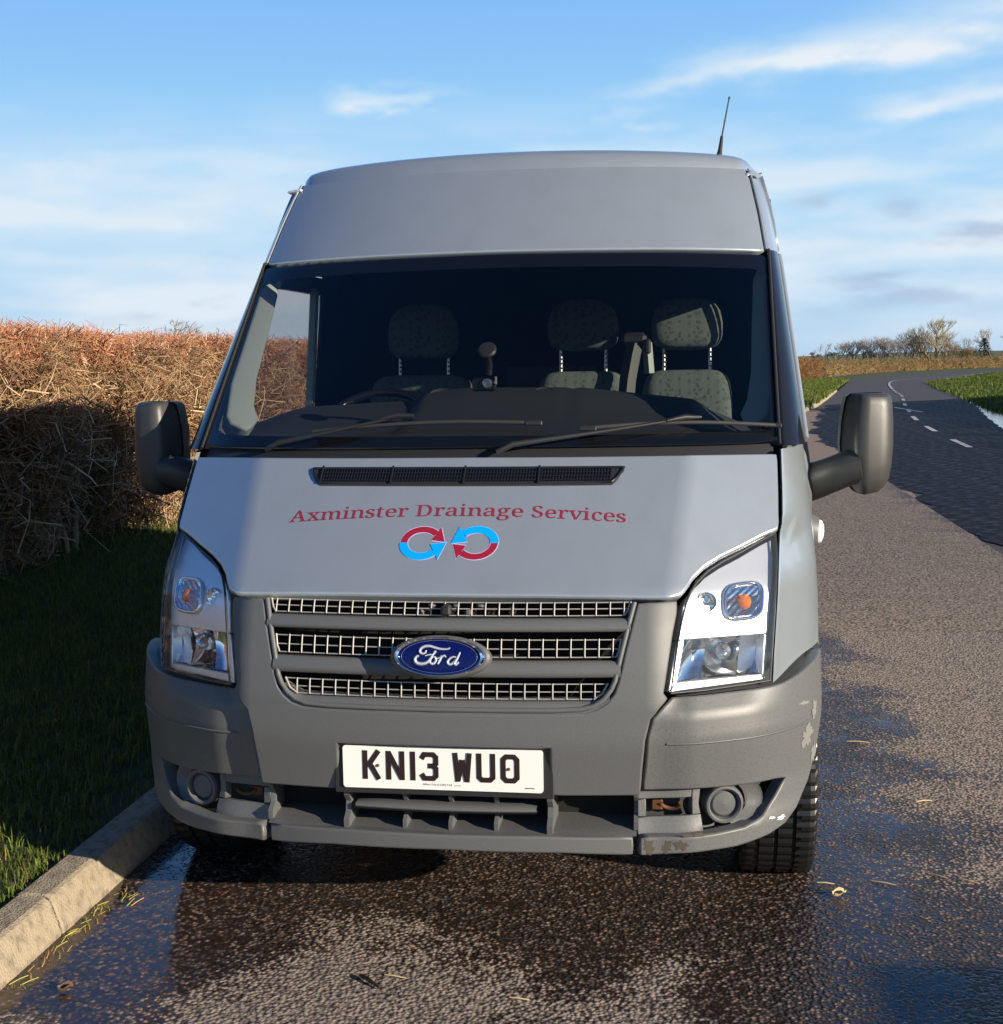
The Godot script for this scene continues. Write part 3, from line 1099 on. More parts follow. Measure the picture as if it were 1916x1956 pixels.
func far_hedge(called: String, label: String, path: Array, tall: float, thick: float, per_m: float, mesh: Mesh, group := "") -> void:
	var root := thing(called, label, "hedge", Vector3.ZERO, group)
	var pts := smooth_line(path, 0.0, 10)
	var spots := []
	var tints := []
	for i in range(1, pts.size()):
		var a: Vector3 = pts[i - 1]
		var b: Vector3 = pts[i]
		var side := (b - a).normalized().cross(Vector3.UP)
		for k in int(a.distance_to(b) * per_m):
			var p := a.lerp(b, rng.randf())
			var top := tall * (1.0 + 0.04 * sin(p.x * 0.9 + p.z * 0.7) + 0.03 * sin(p.z * 2.1))
			p += side * (rng.randf() - 0.5) * thick + Vector3(0, 0.15 + rng.randf() * (top - 0.35), 0)
			spots.append(Transform3D(Basis(Vector3.UP, rng.randf() * TAU).scaled(Vector3.ONE * rng.randf_range(0.8, 1.2)), p))
			var t := rng.randf_range(0.65, 1.25)
			tints.append(Color(t, t * rng.randf_range(0.9, 1.05), t))
	scatter("twigs", mesh, M["far_twigs"], spots, tints, root)

func grow(b: MB, p: Vector3, d: Vector3, l: float, th: float, level: int, r: RandomNumberGenerator, spread: float, up: float, cols: Array, trunk: MB = null) -> void:
	var path := [p]
	var radii := [th]
	var q := p
	var dd := d
	for k in 3:
		dd = (dd + Vector3(r.randfn(), r.randfn() * 0.5, r.randfn()) * 0.13 + Vector3(0, up, 0)).normalized()
		q += dd * l / 3.0
		path.append(q)
		radii.append(th * (1.0 - 0.13 * (k + 1)))
	var into := trunk if trunk != null else b
	into.tint = cols[mini(level, cols.size() - 1)] * r.randf_range(0.85, 1.15)
	into.tube(path, radii, 6 if level < 2 else 3, 1.0, Vector3.BACK, false)
	if level >= 5:
		return
	var n := 3 if level < 4 else 4
	for i in n:
		var e := (dd + Vector3(r.randfn(), r.randfn() * 0.4, r.randfn()) * spread).normalized()
		var at: Vector3 = path[3] if i == 0 else (path[2] as Vector3).lerp(path[3], r.randf())
		grow(b, at, e, l * r.randf_range(0.62, 0.82), maxf(th * r.randf_range(0.5, 0.68), 0.012), level + 1, r, spread, up, cols)

func bare_tree(called: String, label: String, at: Vector3, tall: float, seed_: int, spread: float, up: float, cols: Array, stems := 1, group := "", fine := 1.0) -> Node3D:
	var root := thing(called, label, "tree" if stems == 1 else "bush", at, group)
	var r := RandomNumberGenerator.new()
	r.seed = seed_
	var trunk := MB.new()
	var crown := MB.new()
	for i in stems:
		var d := Vector3(r.randfn() * 0.1, 1, r.randfn() * 0.1) if stems == 1 else Vector3(r.randfn() * 0.35, 1, r.randfn() * 0.35)
		var o := Vector3.ZERO if stems == 1 else Vector3(r.randfn() * tall * 0.18, 0, r.randfn() * tall * 0.12)
		grow(crown, o, d.normalized(), tall * (0.30 if stems == 1 else 0.27), tall * (0.032 if stems == 1 else 0.012) * fine, 0 if stems == 1 else 1, r, spread, up, cols, trunk)
	var tk := add("trunk" if stems == 1 else "stems", trunk, M["far_bark"], root)
	if stems > 1:
		kind(tk, "stuff")
	kind(add("crown", crown, M["far_twigs"], root), "stuff")
	return root

func build_far_country() -> void:
	var brown := [Color(0.30, 0.15, 0.06), Color(0.36, 0.20, 0.09), Color(0.24, 0.13, 0.06), Color(0.30, 0.22, 0.10)]
	var straw := [Color(0.30, 0.20, 0.09), Color(0.34, 0.22, 0.10), Color(0.22, 0.16, 0.07), Color(0.25, 0.22, 0.10)]
	var big := twig_cluster(46, 0.6, 0.013, 21, brown)
	var big2 := twig_cluster(46, 0.6, 0.015, 22, straw)
	far_hedge("roadside_hedge", "reddish brown clipped hedge running on behind the van beside the lay-by", [[-4.5, -33.0], [-3.6, -42.0], [-0.5, -55.0], [3.2, -70.0], [6.6, -82.0], [8.6, -92.0]], 1.45, 1.2, 30.0, big)
	far_hedge("field_hedge", "long low brown hedge along the outside of the far bend", [[9.2, -95.0], [12.0, -107.0], [16.5, -121.0], [25.0, -140.0], [48.0, -180.0], [75.0, -225.0]], 1.12, 1.2, 26.0, big2)
	far_hedge("shading_hedge", "brown hedge on the right verge whose shade covers the grass", [[13.4, -6.0], [13.6, -20.0], [14.2, -33.0], [15.0, -42.0]], 2.4, 1.5, 26.0, big)
	# trees
	var grey := [Color(0.16, 0.13, 0.09), Color(0.17, 0.14, 0.10), Color(0.20, 0.16, 0.11), Color(0.23, 0.18, 0.12)]
	var pale := [Color(0.24, 0.21, 0.12), Color(0.27, 0.24, 0.14), Color(0.32, 0.28, 0.17), Color(0.34, 0.30, 0.19)]
	var lilac := [Color(0.22, 0.19, 0.17), Color(0.26, 0.22, 0.20), Color(0.30, 0.26, 0.24)]
	var rust := [Color(0.22, 0.16, 0.09), Color(0.26, 0.18, 0.10), Color(0.29, 0.21, 0.12)]
	bare_tree("oak_tree", "round crowned bare tree above the hedge, left of the van", Vector3(-45.6, 0.0, -108.0), 7.4, 5, 0.75, 0.02, grey)
	bare_tree("verge_tree", "bare tree on the right verge that throws thin shade bands over the lane", Vector3(14.8, 0.2, -33.0), 6.0, 31, 0.5, 0.06, grey, 4, "", 1.8)
	bare_tree("poplar_tree", "tallest pale bare tree in the row beyond the right bend", Vector3(38.2, 0.0, -213.6), 9.5, 8, 0.42, 0.10, pale, 1, "", 0.95)
	var spots := [[24.5, 6.0], [27.3, 6.6], [30.2, 6.8], [32.8, 6.2]]
	var said := ["leftmost pale grey bare bush beyond the far hedge", "second from the left of the pale grey bare bushes beyond the far hedge", "third from the left of the pale grey bare bushes beyond the far hedge", "pale grey bare bush next to a gap, left of the brown thicket"]
	for i in 4:
		bare_tree("bare_bush", said[i], Vector3(spots[i][0], 0.0, -215.0 + i), spots[i][1], 40 + i, 0.5, 0.07, lilac, 9, "pale bare bushes beyond the far bend", 1.25)
	spots = [[35.2, 7.6], [36.9, 8.6], [39.8, 6.6], [41.6, 4.6], [43.0, 4.0]]
	said = ["brown bare thicket just left of the tall pale tree", "brown bare thicket directly under the tall pale tree, on its left side", "brown bare thicket just right of the tall pale tree", "low brown bare thicket between the tall pale tree and the dark fir", "brown bare thicket touching the left side of the dark fir"]
	for i in 5:
		bare_tree("thicket", said[i], Vector3(spots[i][0], 0.0, -214.0 + i * 0.5), spots[i][1], 60 + i, 0.5, 0.06, rust if i != 1 else pale, 9, "brown thickets beyond the far bend", 1.2)
	bare_tree("roadside_tree", "bare brown tree at the right edge of the picture, past the dark fir", Vector3(47.6, 0.0, -212.0), 9.0, 71, 0.5, 0.05, rust, 2, "", 1.6)
	var fir := thing("fir_tree", "small dark conifer standing behind the far hedge", "tree", Vector3(45.1, 0.0, -212.3))
	fir.scale = Vector3(1.25, 1.15, 1.25)
	var b := MB.new()
	b.tube([Vector3.ZERO, Vector3(0, 3.6, 0)], [0.12, 0.03], 6)
	add("trunk", b, M["rust"], fir)
	b = MB.new()
	for i in 900:
		var t := rng.randf()
		var w := rng.randf() * TAU
		var rad := pow(1.0 - t, 0.8) * 1.25 * rng.randf_range(0.35, 1.15) + 0.05
		var p := Vector3(cos(w) * rad, 0.3 + t * 3.4, sin(w) * rad)
		var e := Vector3(cos(w), -0.25, sin(w)) * 0.28
		var s := Vector3(-sin(w), 0.1, cos(w)) * 0.09
		b.quad(p - s, p + s, p + e + s * 0.4, p + e - s * 0.4)
	kind(add("crown", b, M["dark_fir"], fir), "stuff")
	# the last line of trees and the low hill they stand on
	var hb := MB.new()
	var rows := []
	for j in 3:
		var row := PackedVector3Array()
		for i in 60:
			var a := deg_to_rad(-70.0 + i * 140.0 / 59.0)
			var d := 800.0 + j * 260.0
			row.append(Vector3(sin(a) * d, [-1.0, 3.0 + 2.0 * sin(i * 0.6), -2.0][j], -cos(a) * d))
		rows.append(row)
	hb.grid(rows, Vector3.UP)
	kind(add("hill", hb, M["field"]), "structure")
	var far_cols := [Color(0.10, 0.11, 0.10), Color(0.12, 0.12, 0.11)]
	for i in 6:
		var a := deg_to_rad(4.9 + i * 0.52 + 0.15 * sin(i * 2.0))
		var root := bare_tree("distant_tree", ["first", "second", "third", "fourth", "fifth", "sixth"][i] + " from left of the tiny trees on the horizon right of the van", Vector3(sin(a) * 760.0, -0.5, -cos(a) * 760.0), [7.0, 6.0, 7.6, 6.4, 7.4, 6.2][i], 80 + i, 0.7, 0.03, far_cols, 1, "tiny trees on the horizon", 3.0)
		root.scale = Vector3(1.5, 1.0, 1.5)

# ---- the van's outer skin: front surfaces give z for a point (x, y) seen from the front; side surfaces give x for a height
const NOSE := [[0.20, -0.07], [0.25, -0.02], [0.30, 0.0], [0.37, 0.0], [0.40, -0.014], [0.47, -0.024], [0.60, -0.001], [0.62, 0.001], [0.72, -0.004], [0.80, -0.02], [0.90, -0.05], [0.965, -0.08], [0.99, -0.10], [1.02, -0.135], [1.08, -0.20], [1.15, -0.276], [1.282, -0.418], [1.36, -0.502], [1.5, -0.65]]
const SIDE := [[0.2, 0.93], [0.35, 0.955], [0.6, 0.982], [0.75, 0.988], [1.0, 0.986], [1.2, 0.978], [1.3, 0.970], [1.5, 0.957], [1.9, 0.927], [2.1, 0.902], [2.24, 0.868], [2.3, 0.85]]
const AXLE_F := -0.86
const AXLE_R := -3.80
const TAIL := -4.86
var van: Node3D

func nose(y: float) -> float:
	var s := 0.0
	for o in [-0.012, -0.006, 0.0, 0.006, 0.012]:
		s += lerp_table(NOSE, y + o)
	return s / 5.0

func half_width(y: float) -> float:
	return (lerp_table(SIDE, y - 0.05) + lerp_table(SIDE, y) + lerp_table(SIDE, y + 0.05)) / 3.0

func bow(a: float, xc := 0.575) -> float:  # how far the front falls back at a distance a from the middle, with a crease at xc
	a = absf(a)
	var d := a - xc
	return 0.145 * a * a if d < 0.0 else 0.145 * xc * xc + 0.67 * d

func crease(y: float) -> float:
	return (0.575 + 0.14 * (y - 0.975)) / 0.575

func on_front(p: Vector2) -> Vector3:
	return Vector3(p.x, p.y, nose(p.y) - bow(p.x))

func on_bonnet(p: Vector2) -> Vector3:  # p.x is scaled so that the crease stays on one grid line
	return Vector3(p.x * crease(p.y), p.y, nose(p.y) - bow(p.x))

func on_bonnet_xy(x: float, y: float, off: float) -> Vector3:
	var p := Vector2(x / crease(y), y)
	var e := 0.003
	var n := (on_bonnet(p + Vector2(e, 0)) - on_bonnet(p - Vector2(e, 0))).cross(on_bonnet(p + Vector2(0, e)) - on_bonnet(p - Vector2(0, e))).normalized()
	return on_bonnet(p) + n * off

func on_middle(p: Vector2) -> Vector3:
	return Vector3(p.x, p.y, nose(p.y) - bow(p.x, 0.54))

func fall(x: float) -> float:
	return 0.5 * (1.0 - sqrt(maxf(0.004, 1.0 - pow(x / 0.985, 2.0))))

func arc_of(x: float) -> float:  # length along the bumper's plan curve up to x
	var f := minf(absf(x) / 0.985, 1.0) * 200.0
	var k := mini(int(f), 199)
	return lerpf(ARC[k], ARC[k + 1], f - k) * signf(x)

var ARC := PackedFloat32Array()
var ARC_T := []

func make_arc() -> void:
	var l := 0.0
	var prev := Vector2.ZERO
	ARC_T.append([0.0, 0.0])
	for i in range(1, 181):
		var w := deg_to_rad(i * 0.5)
		var p := Vector2(0.985 * sin(w), -0.5 * (1.0 - cos(w)))
		l += p.distance_to(prev)
		prev = p
		ARC_T.append([l, w])
	ARC.resize(201)
	for i in 201:
		var w := asin(minf(1.0, i / 200.0))
		var k := clampi(int(rad_to_deg(w) * 2.0), 0, 179)
		ARC[i] = lerpf(ARC_T[k][0], ARC_T[k + 1][0], rad_to_deg(w) * 2.0 - k)

func on_bumper(p: Vector2) -> Vector3:  # p.x runs along the bumper, round the corner and back along the flank
	var s := absf(p.x)
	var last: float = ARC_T[-1][0]
	var q: Vector2
	if s >= last:
		q = Vector2(0.985, -0.5 - (s - last))
	else:
		var w: float = PI / 2
		for k in range(1, ARC_T.size()):
			if ARC_T[k][0] >= s:
				var t: float = (s - ARC_T[k - 1][0]) / (ARC_T[k][0] - ARC_T[k - 1][0])
				w = lerpf(ARC_T[k - 1][1], ARC_T[k][1], t)
				break
		q = Vector2(0.985 * sin(w), -0.5 * (1.0 - cos(w)))
	var tuck := clampf((0.32 - p.y) * 0.25, 0.0, 0.03) + 0.03 * clampf((p.y - 0.62) / 0.1, 0.0, 1.0) * clampf((s - 0.5) / 0.4, 0.0, 1.0) * 0.3
	var proud := (0.012 + 0.018 * smoothstep(0.53, 0.66, s)) * smoothstep(0.495, 0.505, s) * (1.0 - smoothstep(0.8, 1.05, s))
	var shelf := maxf(0.0, p.y - 0.664) * 0.6 * smoothstep(0.52, 0.62, s) * (1.0 - smoothstep(0.75, 0.98, s))
	return Vector3(q.x * signf(p.x) * (1.0 - tuck * 0.3), p.y, q.y + lerp_table(NOSE, p.y) - tuck + proud - shelf)

func glass_z(y: float) -> float:
	return -0.47 - 1.10 * (y - 1.33)

func on_glass(p: Vector2) -> Vector3:
	return Vector3(p.x, p.y, glass_z(p.y) - 0.5 * (1.0 - sqrt(1.0 - pow(p.x / 1.02, 2.0))))

func cap_z(y: float) -> float:
	return glass_z(1.93) - 1.05 * (y - 1.93) - 0.25 * pow(maxf(0.0, y - 2.1), 2.0)

func on_cap(p: Vector2) -> Vector3:
	return Vector3(p.x, p.y, cap_z(p.y) - 0.5 * (1.0 - sqrt(1.0 - pow(p.x / 1.02, 2.0))))

func on_flank(p: Vector2, s: float) -> Vector3:  # p: (z, y)
	return Vector3(s * half_width(p.y), p.y, p.x)

func corner(b: MB, edge: Callable, y0: float, y1: float, back: float, s: float, rows_n := 14, grow_out := 1.0) -> Array:
	# the rounded strip between a front panel's outer edge and the flank; returns its rear edge
	var rows := []
	var rear := []
	for i in rows_n + 1:
		var y := lerpf(y0, y1, float(i) / rows_n)
		var a: Vector3 = edge.call(y)
		var w := half_width(y) * grow_out
		var e := Vector3(w, y, a.z - back)
		var k := Vector3(lerpf(a.x, w, 0.93), y, a.z - back * 0.28)
		var row := PackedVector3Array()
		for j in 13:
			var t := j / 12.0
			var p := a.lerp(k, t).lerp(k.lerp(e, t), t)
			row.append(Vector3(p.x * s, p.y, p.z))
		rows.append(row)
		rear.append(Vector2(e.z, y))
	b.grid(rows, Vector3(s, 0, 0.6))
	return rear

func lifted(off: float, base: Callable) -> Callable:
	return func(p: Vector2) -> Vector3:
		var e := 0.003
		var n: Vector3 = (base.call(p + Vector2(e, 0)) - base.call(p - Vector2(e, 0))).cross(base.call(p + Vector2(0, e)) - base.call(p - Vector2(0, e))).normalized()
		if n.z < 0.0 and absf(n.z) > 0.05:
			n = -n
		return base.call(p) + n * off

func build_van() -> void:
	make_arc()
	van = thing("van", "silver medium roof panel van with red and blue lettering on its bonnet", "van")
	build_bonnet()
	build_grille()
	build_bumper()
	build_plate()
	for s in [1.0, -1.0]:
		build_headlight(s)
		build_side(s)
		build_mirror(s)
	build_screen()
	build_roof()
	build_cabin()
	for s in [1.0, -1.0]:
		build_wheel(s, AXLE_F)
		build_wheel(s, AXLE_R)

func build_bonnet() -> void:
	var half := [[0.0, 0.976], [0.25, 0.975], [0.40, 0.972], [0.52, 0.968], [0.575, 0.967], [0.603, 0.972], [0.616, 0.987], [0.633, 1.009], [0.662, 1.031], [0.703, 1.050], [0.760, 1.070], [0.815, 1.091], [0.862, 1.106], [0.868, 1.125], [0.871, 1.20], [0.873, 1.306], [0.63, 1.314], [0.30, 1.314], [0.0, 1.315]]
	var o := []
	for p in mirror_x(half):
		o.append([p[0] / crease(p[1]), p[1]])
	var b := MB.new()
	b.panel(o, on_bonnet, Vector3(0, 1, 1), 0.025, 0.010, 0.02)
	var bonnet := add("bonnet", b, M["silver_paint"], van)
	# heater intake: a black surround with a mesh in four bays
	var vent := [[0.0, 1.284], [0.448, 1.283], [0.440, 1.262], [0.428, 1.246], [0.411, 1.233], [0.0, 1.233]]
	var on_xy := func(p: Vector2) -> Vector3: return on_bonnet_xy(p.x, p.y, 0.004)
	var ring := Geometry2D.offset_polygon(PackedVector2Array(mirror_x(vent).map(func(p): return Vector2(p[0], p[1]))), -0.007)[0]
	b = MB.new()
	b.panel(mirror_x(vent), on_xy, Vector3(0, 1, 1), 0.03, 0.004, 0.006)
	var vg := add("vent_surround", b, M["black_plastic"], bonnet)
	b = MB.new()
	for i in 4:
		var x0 := -0.41 + i * 0.2065
		for k in 24:
			var x := x0 + 0.008 + k * 0.0082
			b.tube([on_bonnet_xy(x, 1.243, 0.007), on_bonnet_xy(x + 0.001, 1.276, 0.007)], [0.0013], 5)
		for k in 4:
			var y := 1.246 + k * 0.0095
			b.tube([on_bonnet_xy(x0 + 0.004, y, 0.0065), on_bonnet_xy(x0 + 0.1, y, 0.0065), on_bonnet_xy(x0 + 0.2, y, 0.0065)], [0.0016], 5)
		b.tube([on_bonnet_xy(x0, 1.238, 0.007), on_bonnet_xy(x0, 1.281, 0.007)], [0.0035], 6)
	add("vent_mesh", b, M["gloss_black"], bonnet)
	var rb := MB.new()
	var lp := []
	for p in ring:
		lp.append(on_bonnet_xy(p.x, p.y, 0.006))
	lp.append(lp[0])
	rb.tube(lp, [0.0035], 6, 1.0, Vector3.BACK, false)
	add("vent_rim", rb, M["gloss_black"], bonnet)
	build_lettering(bonnet)

func text_faces(text: String, font_name: String) -> Array:  # triangles of a word, flat, and its width
	var tm := TextMesh.new()
	var f := SystemFont.new()
	f.font_names = PackedStringArray([font_name])
	tm.font = f
	tm.font_size = 64
	tm.pixel_size = 0.01
	tm.depth = 0.0
	tm.curve_step = 0.8
	tm.text = text
	tm.horizontal_alignment = HORIZONTAL_ALIGNMENT_LEFT
	tm.vertical_alignment = VERTICAL_ALIGNMENT_TOP
	var a := tm.surface_get_arrays(0)
	var v: PackedVector3Array = a[Mesh.ARRAY_VERTEX]
	var idx: PackedInt32Array = a[Mesh.ARRAY_INDEX] if a[Mesh.ARRAY_INDEX] != null else PackedInt32Array(range(v.size()))
	var out := []
	for k in range(0, idx.size(), 3):
		out.append([Vector2(v[idx[k]].x, v[idx[k]].y), Vector2(v[idx[k + 1]].x, v[idx[k + 1]].y), Vector2(v[idx[k + 2]].x, v[idx[k + 2]].y)])
	return out

func lay_text(b: MB, text: String, font: String, to: Callable, base: String) -> void:
	# base is a text with only letters that stand on the line, measured to find the baseline and the cap height
	var tris := text_faces(text, font)
	var lo := Vector2(1e9, 1e9)
	var hi := -lo
	for t in tris:
		for p in t:
			lo = lo.min(p)
			hi = hi.max(p)
	var l2 := 1e9
	var h2 := -1e9
	for t in text_faces(base, font):
		for p in t:
			l2 = minf(l2, p.y)
			h2 = maxf(h2, p.y)
	for t in tris:
		var q := []
		for p in t:
			q.append(to.call(Vector2((p.x - lo.x) / (hi.x - lo.x), (p.y - l2) / (h2 - l2))))
		b.tri(q[0], q[1], q[2])

func ring_arrow(b: MB, c: Vector2, r: Vector2, a0: float, a1: float, w: float, off: float, grow_by: float) -> void:
	# half a ring that ends in an arrow head, laid on the bonnet
	var n := 22
	var inner := []
	var outer := []
	for i in n + 1:
		var a := lerpf(a0, a1, float(i) / n)
		var d := Vector2(cos(a), sin(a))
		inner.append(c + d * (r - Vector2(w, w * 0.72) * (0.5 + grow_by)))
		outer.append(c + d * (r + Vector2(w, w * 0.72) * (0.5 + grow_by)))
	var up := func(p: Vector2) -> Vector3: return on_bonnet_xy(p.x, p.y, off)
	for i in n:
		b.quad(up.call(inner[i]), up.call(outer[i]), up.call(outer[i + 1]), up.call(inner[i + 1]))
	var e := Vector2(cos(a1), sin(a1))
	var dir := (Vector2(-e.y * r.x, e.x * r.y) * signf(a1 - a0)).normalized()
	var m := c + e * r
	var side := Vector2(dir.y, -dir.x)
	b.tri(up.call(m + side * w * (0.98 + grow_by)), up.call(m - side * w * (0.98 + grow_by)), up.call(m + dir * w * (1.7 + grow_by * 1.5)))

func build_lettering(bonnet: Node3D) -> void:
	var words := [["Axminster", -0.474, -0.137, "Axmin"], ["Drainage", -0.115, 0.178, "Drain"], ["Services", 0.203, 0.453, "Servi"]]
	for w in words:
		var b := MB.new()
		var to := func(t: Vector2) -> Vector3:
			var x := lerpf(w[1], w[2], t.x)
			return on_bonnet_xy(x, 1.1605 - 0.086 * x * x + t.y * 0.0295, 0.0012)
		lay_text(b, w[0], "Droid Serif", to, w[3])
		add("lettering", b, M["letter_red"], bonnet)
	# two facing arrow rings, each half red and half blue
	for s in [-1.0, 1.0]:
		var c := Vector2(-0.0115 + s * 0.0735, 1.0965)
		var r := Vector2(0.049, 0.0315)
		var back := PI if s < 0.0 else 0.0
		var red_end := 0.72 if s < 0.0 else -PI + 0.72
		var blue_end := TAU - 0.72 if s < 0.0 else PI - 0.72
		var e := MB.new()
		ring_arrow(e, c, r, back, red_end, 0.0185, 0.0008, 0.10)
		ring_arrow(e, c, r, back, blue_end, 0.0225, 0.0008, 0.04)
		add("logo_outline", e, M["logo_edge"], bonnet)
		var b := MB.new()
		ring_arrow(b, c, r, back, red_end, 0.0185, 0.0013, 0.0)
		add("red_arrow", b, M["logo_red"], bonnet)
		b = MB.new()
		ring_arrow(b, c, r, back, blue_end, 0.0225, 0.0016, 0.0)
		add("blue_arrow", b, M["logo_blue"], bonnet)

func build_grille() -> void:
	# grey surround: two arms that hang from the bonnet line and the broad band below, one piece round an open mouth
	var right := [[0.595, 0.963], [0.593, 0.93], [0.584, 0.885], [0.575, 0.826], [0.566, 0.767], [0.562, 0.742], [0.573, 0.726], [0.552, 0.705], [0.527, 0.678], [0.514, 0.626], [0.506, 0.55], [0.500, 0.476], [0.493, 0.474], [0.276, 0.474], [0.274, 0.602], [0.0, 0.604]]
	var mouth := [[0.492, 0.963], [0.478, 0.91], [0.462, 0.845], [0.446, 0.775], [0.436, 0.745], [0.418, 0.722], [0.395, 0.706], [0.365, 0.697], [0.30, 0.694], [0.20, 0.6935], [0.0, 0.693]]
	var o := right.duplicate()
	var left := flip_x(right)
	left.reverse()
	left = left.slice(1)
	o.append_array(left)
	var ml := flip_x(mouth)
	o.append_array(ml.slice(0, ml.size() - 1))
	var mr := mouth.duplicate()
	mr.reverse()
	o.append_array(mr)
	var b := MB.new()
	b.panel(o, on_middle, Vector3(0, 0, 1), 0.027, 0.007, 0.03)
	var g := add("grille_surround", b, M["grey_plastic"], van)
	# an inner lip round the mouth
	b = MB.new()
	var lip := []
	for p in mouth:
		lip.append(lifted(-0.004, on_middle).call(Vector2(p[0] - 0.008, p[1] + (0.008 if p[1] < 0.75 else 0.0))))
	var lip2 := []
	for p in lip:
		lip2.append(Vector3(-p.x, p.y, p.z))
	lip2.reverse()
	lip.append_array(lip2.slice(1))
	b.tube(lip, [0.007], 8, 1.0, Vector3.BACK, false)
	add("grille_lip", b, M["grey_plastic"], g)
	b = MB.new()
	b.box(Vector3(0, 0.84, -0.23), Vector3(1.16, 0.34, 0.02), 0.002)
	for i in 9:
		b.box(Vector3(-0.06 + 0.028 * i - (0.02 if i % 2 else 0.0), 0.935 + 0.012 * sin(i * 2.0), -0.16), Vector3(0.02, 0.03, 0.03), 0.004)
	add("radiator", b, M["void_black"], van)
	b = MB.new()
	for i in 6:
		b.box(Vector3(-0.075 + 0.032 * i, 0.937 + 0.013 * (1 if i % 2 else -1), -0.135), Vector3(0.020, 0.024, 0.02), 0.006)
	add("latch_bracket", b, M["grey_plastic"], g)
	b = MB.new()
	b.box(Vector3(0.006, 0.944, -0.075), Vector3(0.026, 0.028, 0.03), 0.006)
	add("bonnet_lock", b, M["black_plastic"], g)
	# two broad bars
	for y in [[0.907, 0.016, 0.476], [0.801, 0.0205, 0.452]]:
		b = MB.new()
		var rows := []
		var prof := [[-0.5, -0.06], [-0.9, -0.02], [-1.0, -0.008], [-0.8, 0.001], [-0.2, 0.005], [0.6, 0.003], [0.95, -0.004], [1.0, -0.012], [0.6, -0.06]]
		for i in 41:
			var x := lerpf(-y[2], y[2], i / 40.0)
			var row := PackedVector3Array()
			for q in prof:
				var yy: float = y[0] + q[0] * y[1]
				row.append(Vector3(x, yy, nose(yy) - bow(x, 0.54) + q[1] - 0.002))
			rows.append(row)
		b.grid(rows, Vector3(0, 0, 1))
		add("grille_bar", b, M["grey_plastic"], g)
	# sill under the lowest mesh
	b = MB.new()
	var rows := []
	for i in 41:
		var x := lerpf(-0.425, 0.425, i / 40.0)
		var row := PackedVector3Array()
		for q in [[0.690, -0.004], [0.700, -0.004], [0.716, -0.010], [0.723, -0.022], [0.723, -0.06]]:
			row.append(Vector3(x, q[0] + 0.03 * pow(maxf(0.0, absf(x) - 0.36) / 0.07, 2.0), nose(q[0]) - bow(x, 0.54) + q[1]))
		rows.append(row)
	b.grid(rows, Vector3(0, 1, 1))
	add("grille_sill", b, M["grey_plastic"], g)
	# three wire meshes
	for k in 3:
		var y0: float = [0.929, 0.829, 0.727][k]
		var y1: float = [0.961, 0.874, 0.766][k]
		var ym: float = [0.945, 0.849, 0.745][k]
		var yt: float = [0.960, 0.871, 0.764][k]
		var x1: float = [0.474, 0.452, 0.42][k]
		var x0: float = [0.458, 0.440, 0.385][k]
		b = MB.new()
		for yy in [ym, yt, y0]:
			var lim := lerpf(x0, x1, (yy - y0) / (y1 - y0))
			var line := []
			for i in 33:
				var x := lerpf(-lim, lim, i / 32.0)
				line.append(Vector3(x, yy, nose(yy) - bow(x, 0.54) - 0.016))
			b.tube(line, [0.0017], 6)
		for i in range(-13, 14):
			var x := (i + (0.25 if k == 1 else 0.0)) * 0.0352
			if absf(x) > x1 - 0.008:
				continue
			var ya := y0
			if absf(x) > x0:
				ya = lerpf(y0, y1, (absf(x) - x0) / (x1 - x0))
			b.tube([Vector3(x, ya, nose(ya) - bow(x, 0.54) - 0.014), Vector3(x, ym, nose(ym) - bow(x, 0.54) - 0.013), Vector3(x, y1, nose(y1) - bow(x, 0.54) - 0.014)], [0.0021], 6)
		for s in [-1.0, 1.0]:
			b.tube([Vector3(s * x0, y0, nose(y0) - bow(x0, 0.54) - 0.014), Vector3(s * lerpf(x0, x1, 0.6), lerpf(y0, y1, 0.35), nose(ym) - bow(x0, 0.54) - 0.014), Vector3(s * x1, y1, nose(y1) - bow(x1, 0.54) - 0.014)], [0.003], 6)
		add("grille_mesh", b, M["wire_grey"], g)
	build_badge(g)

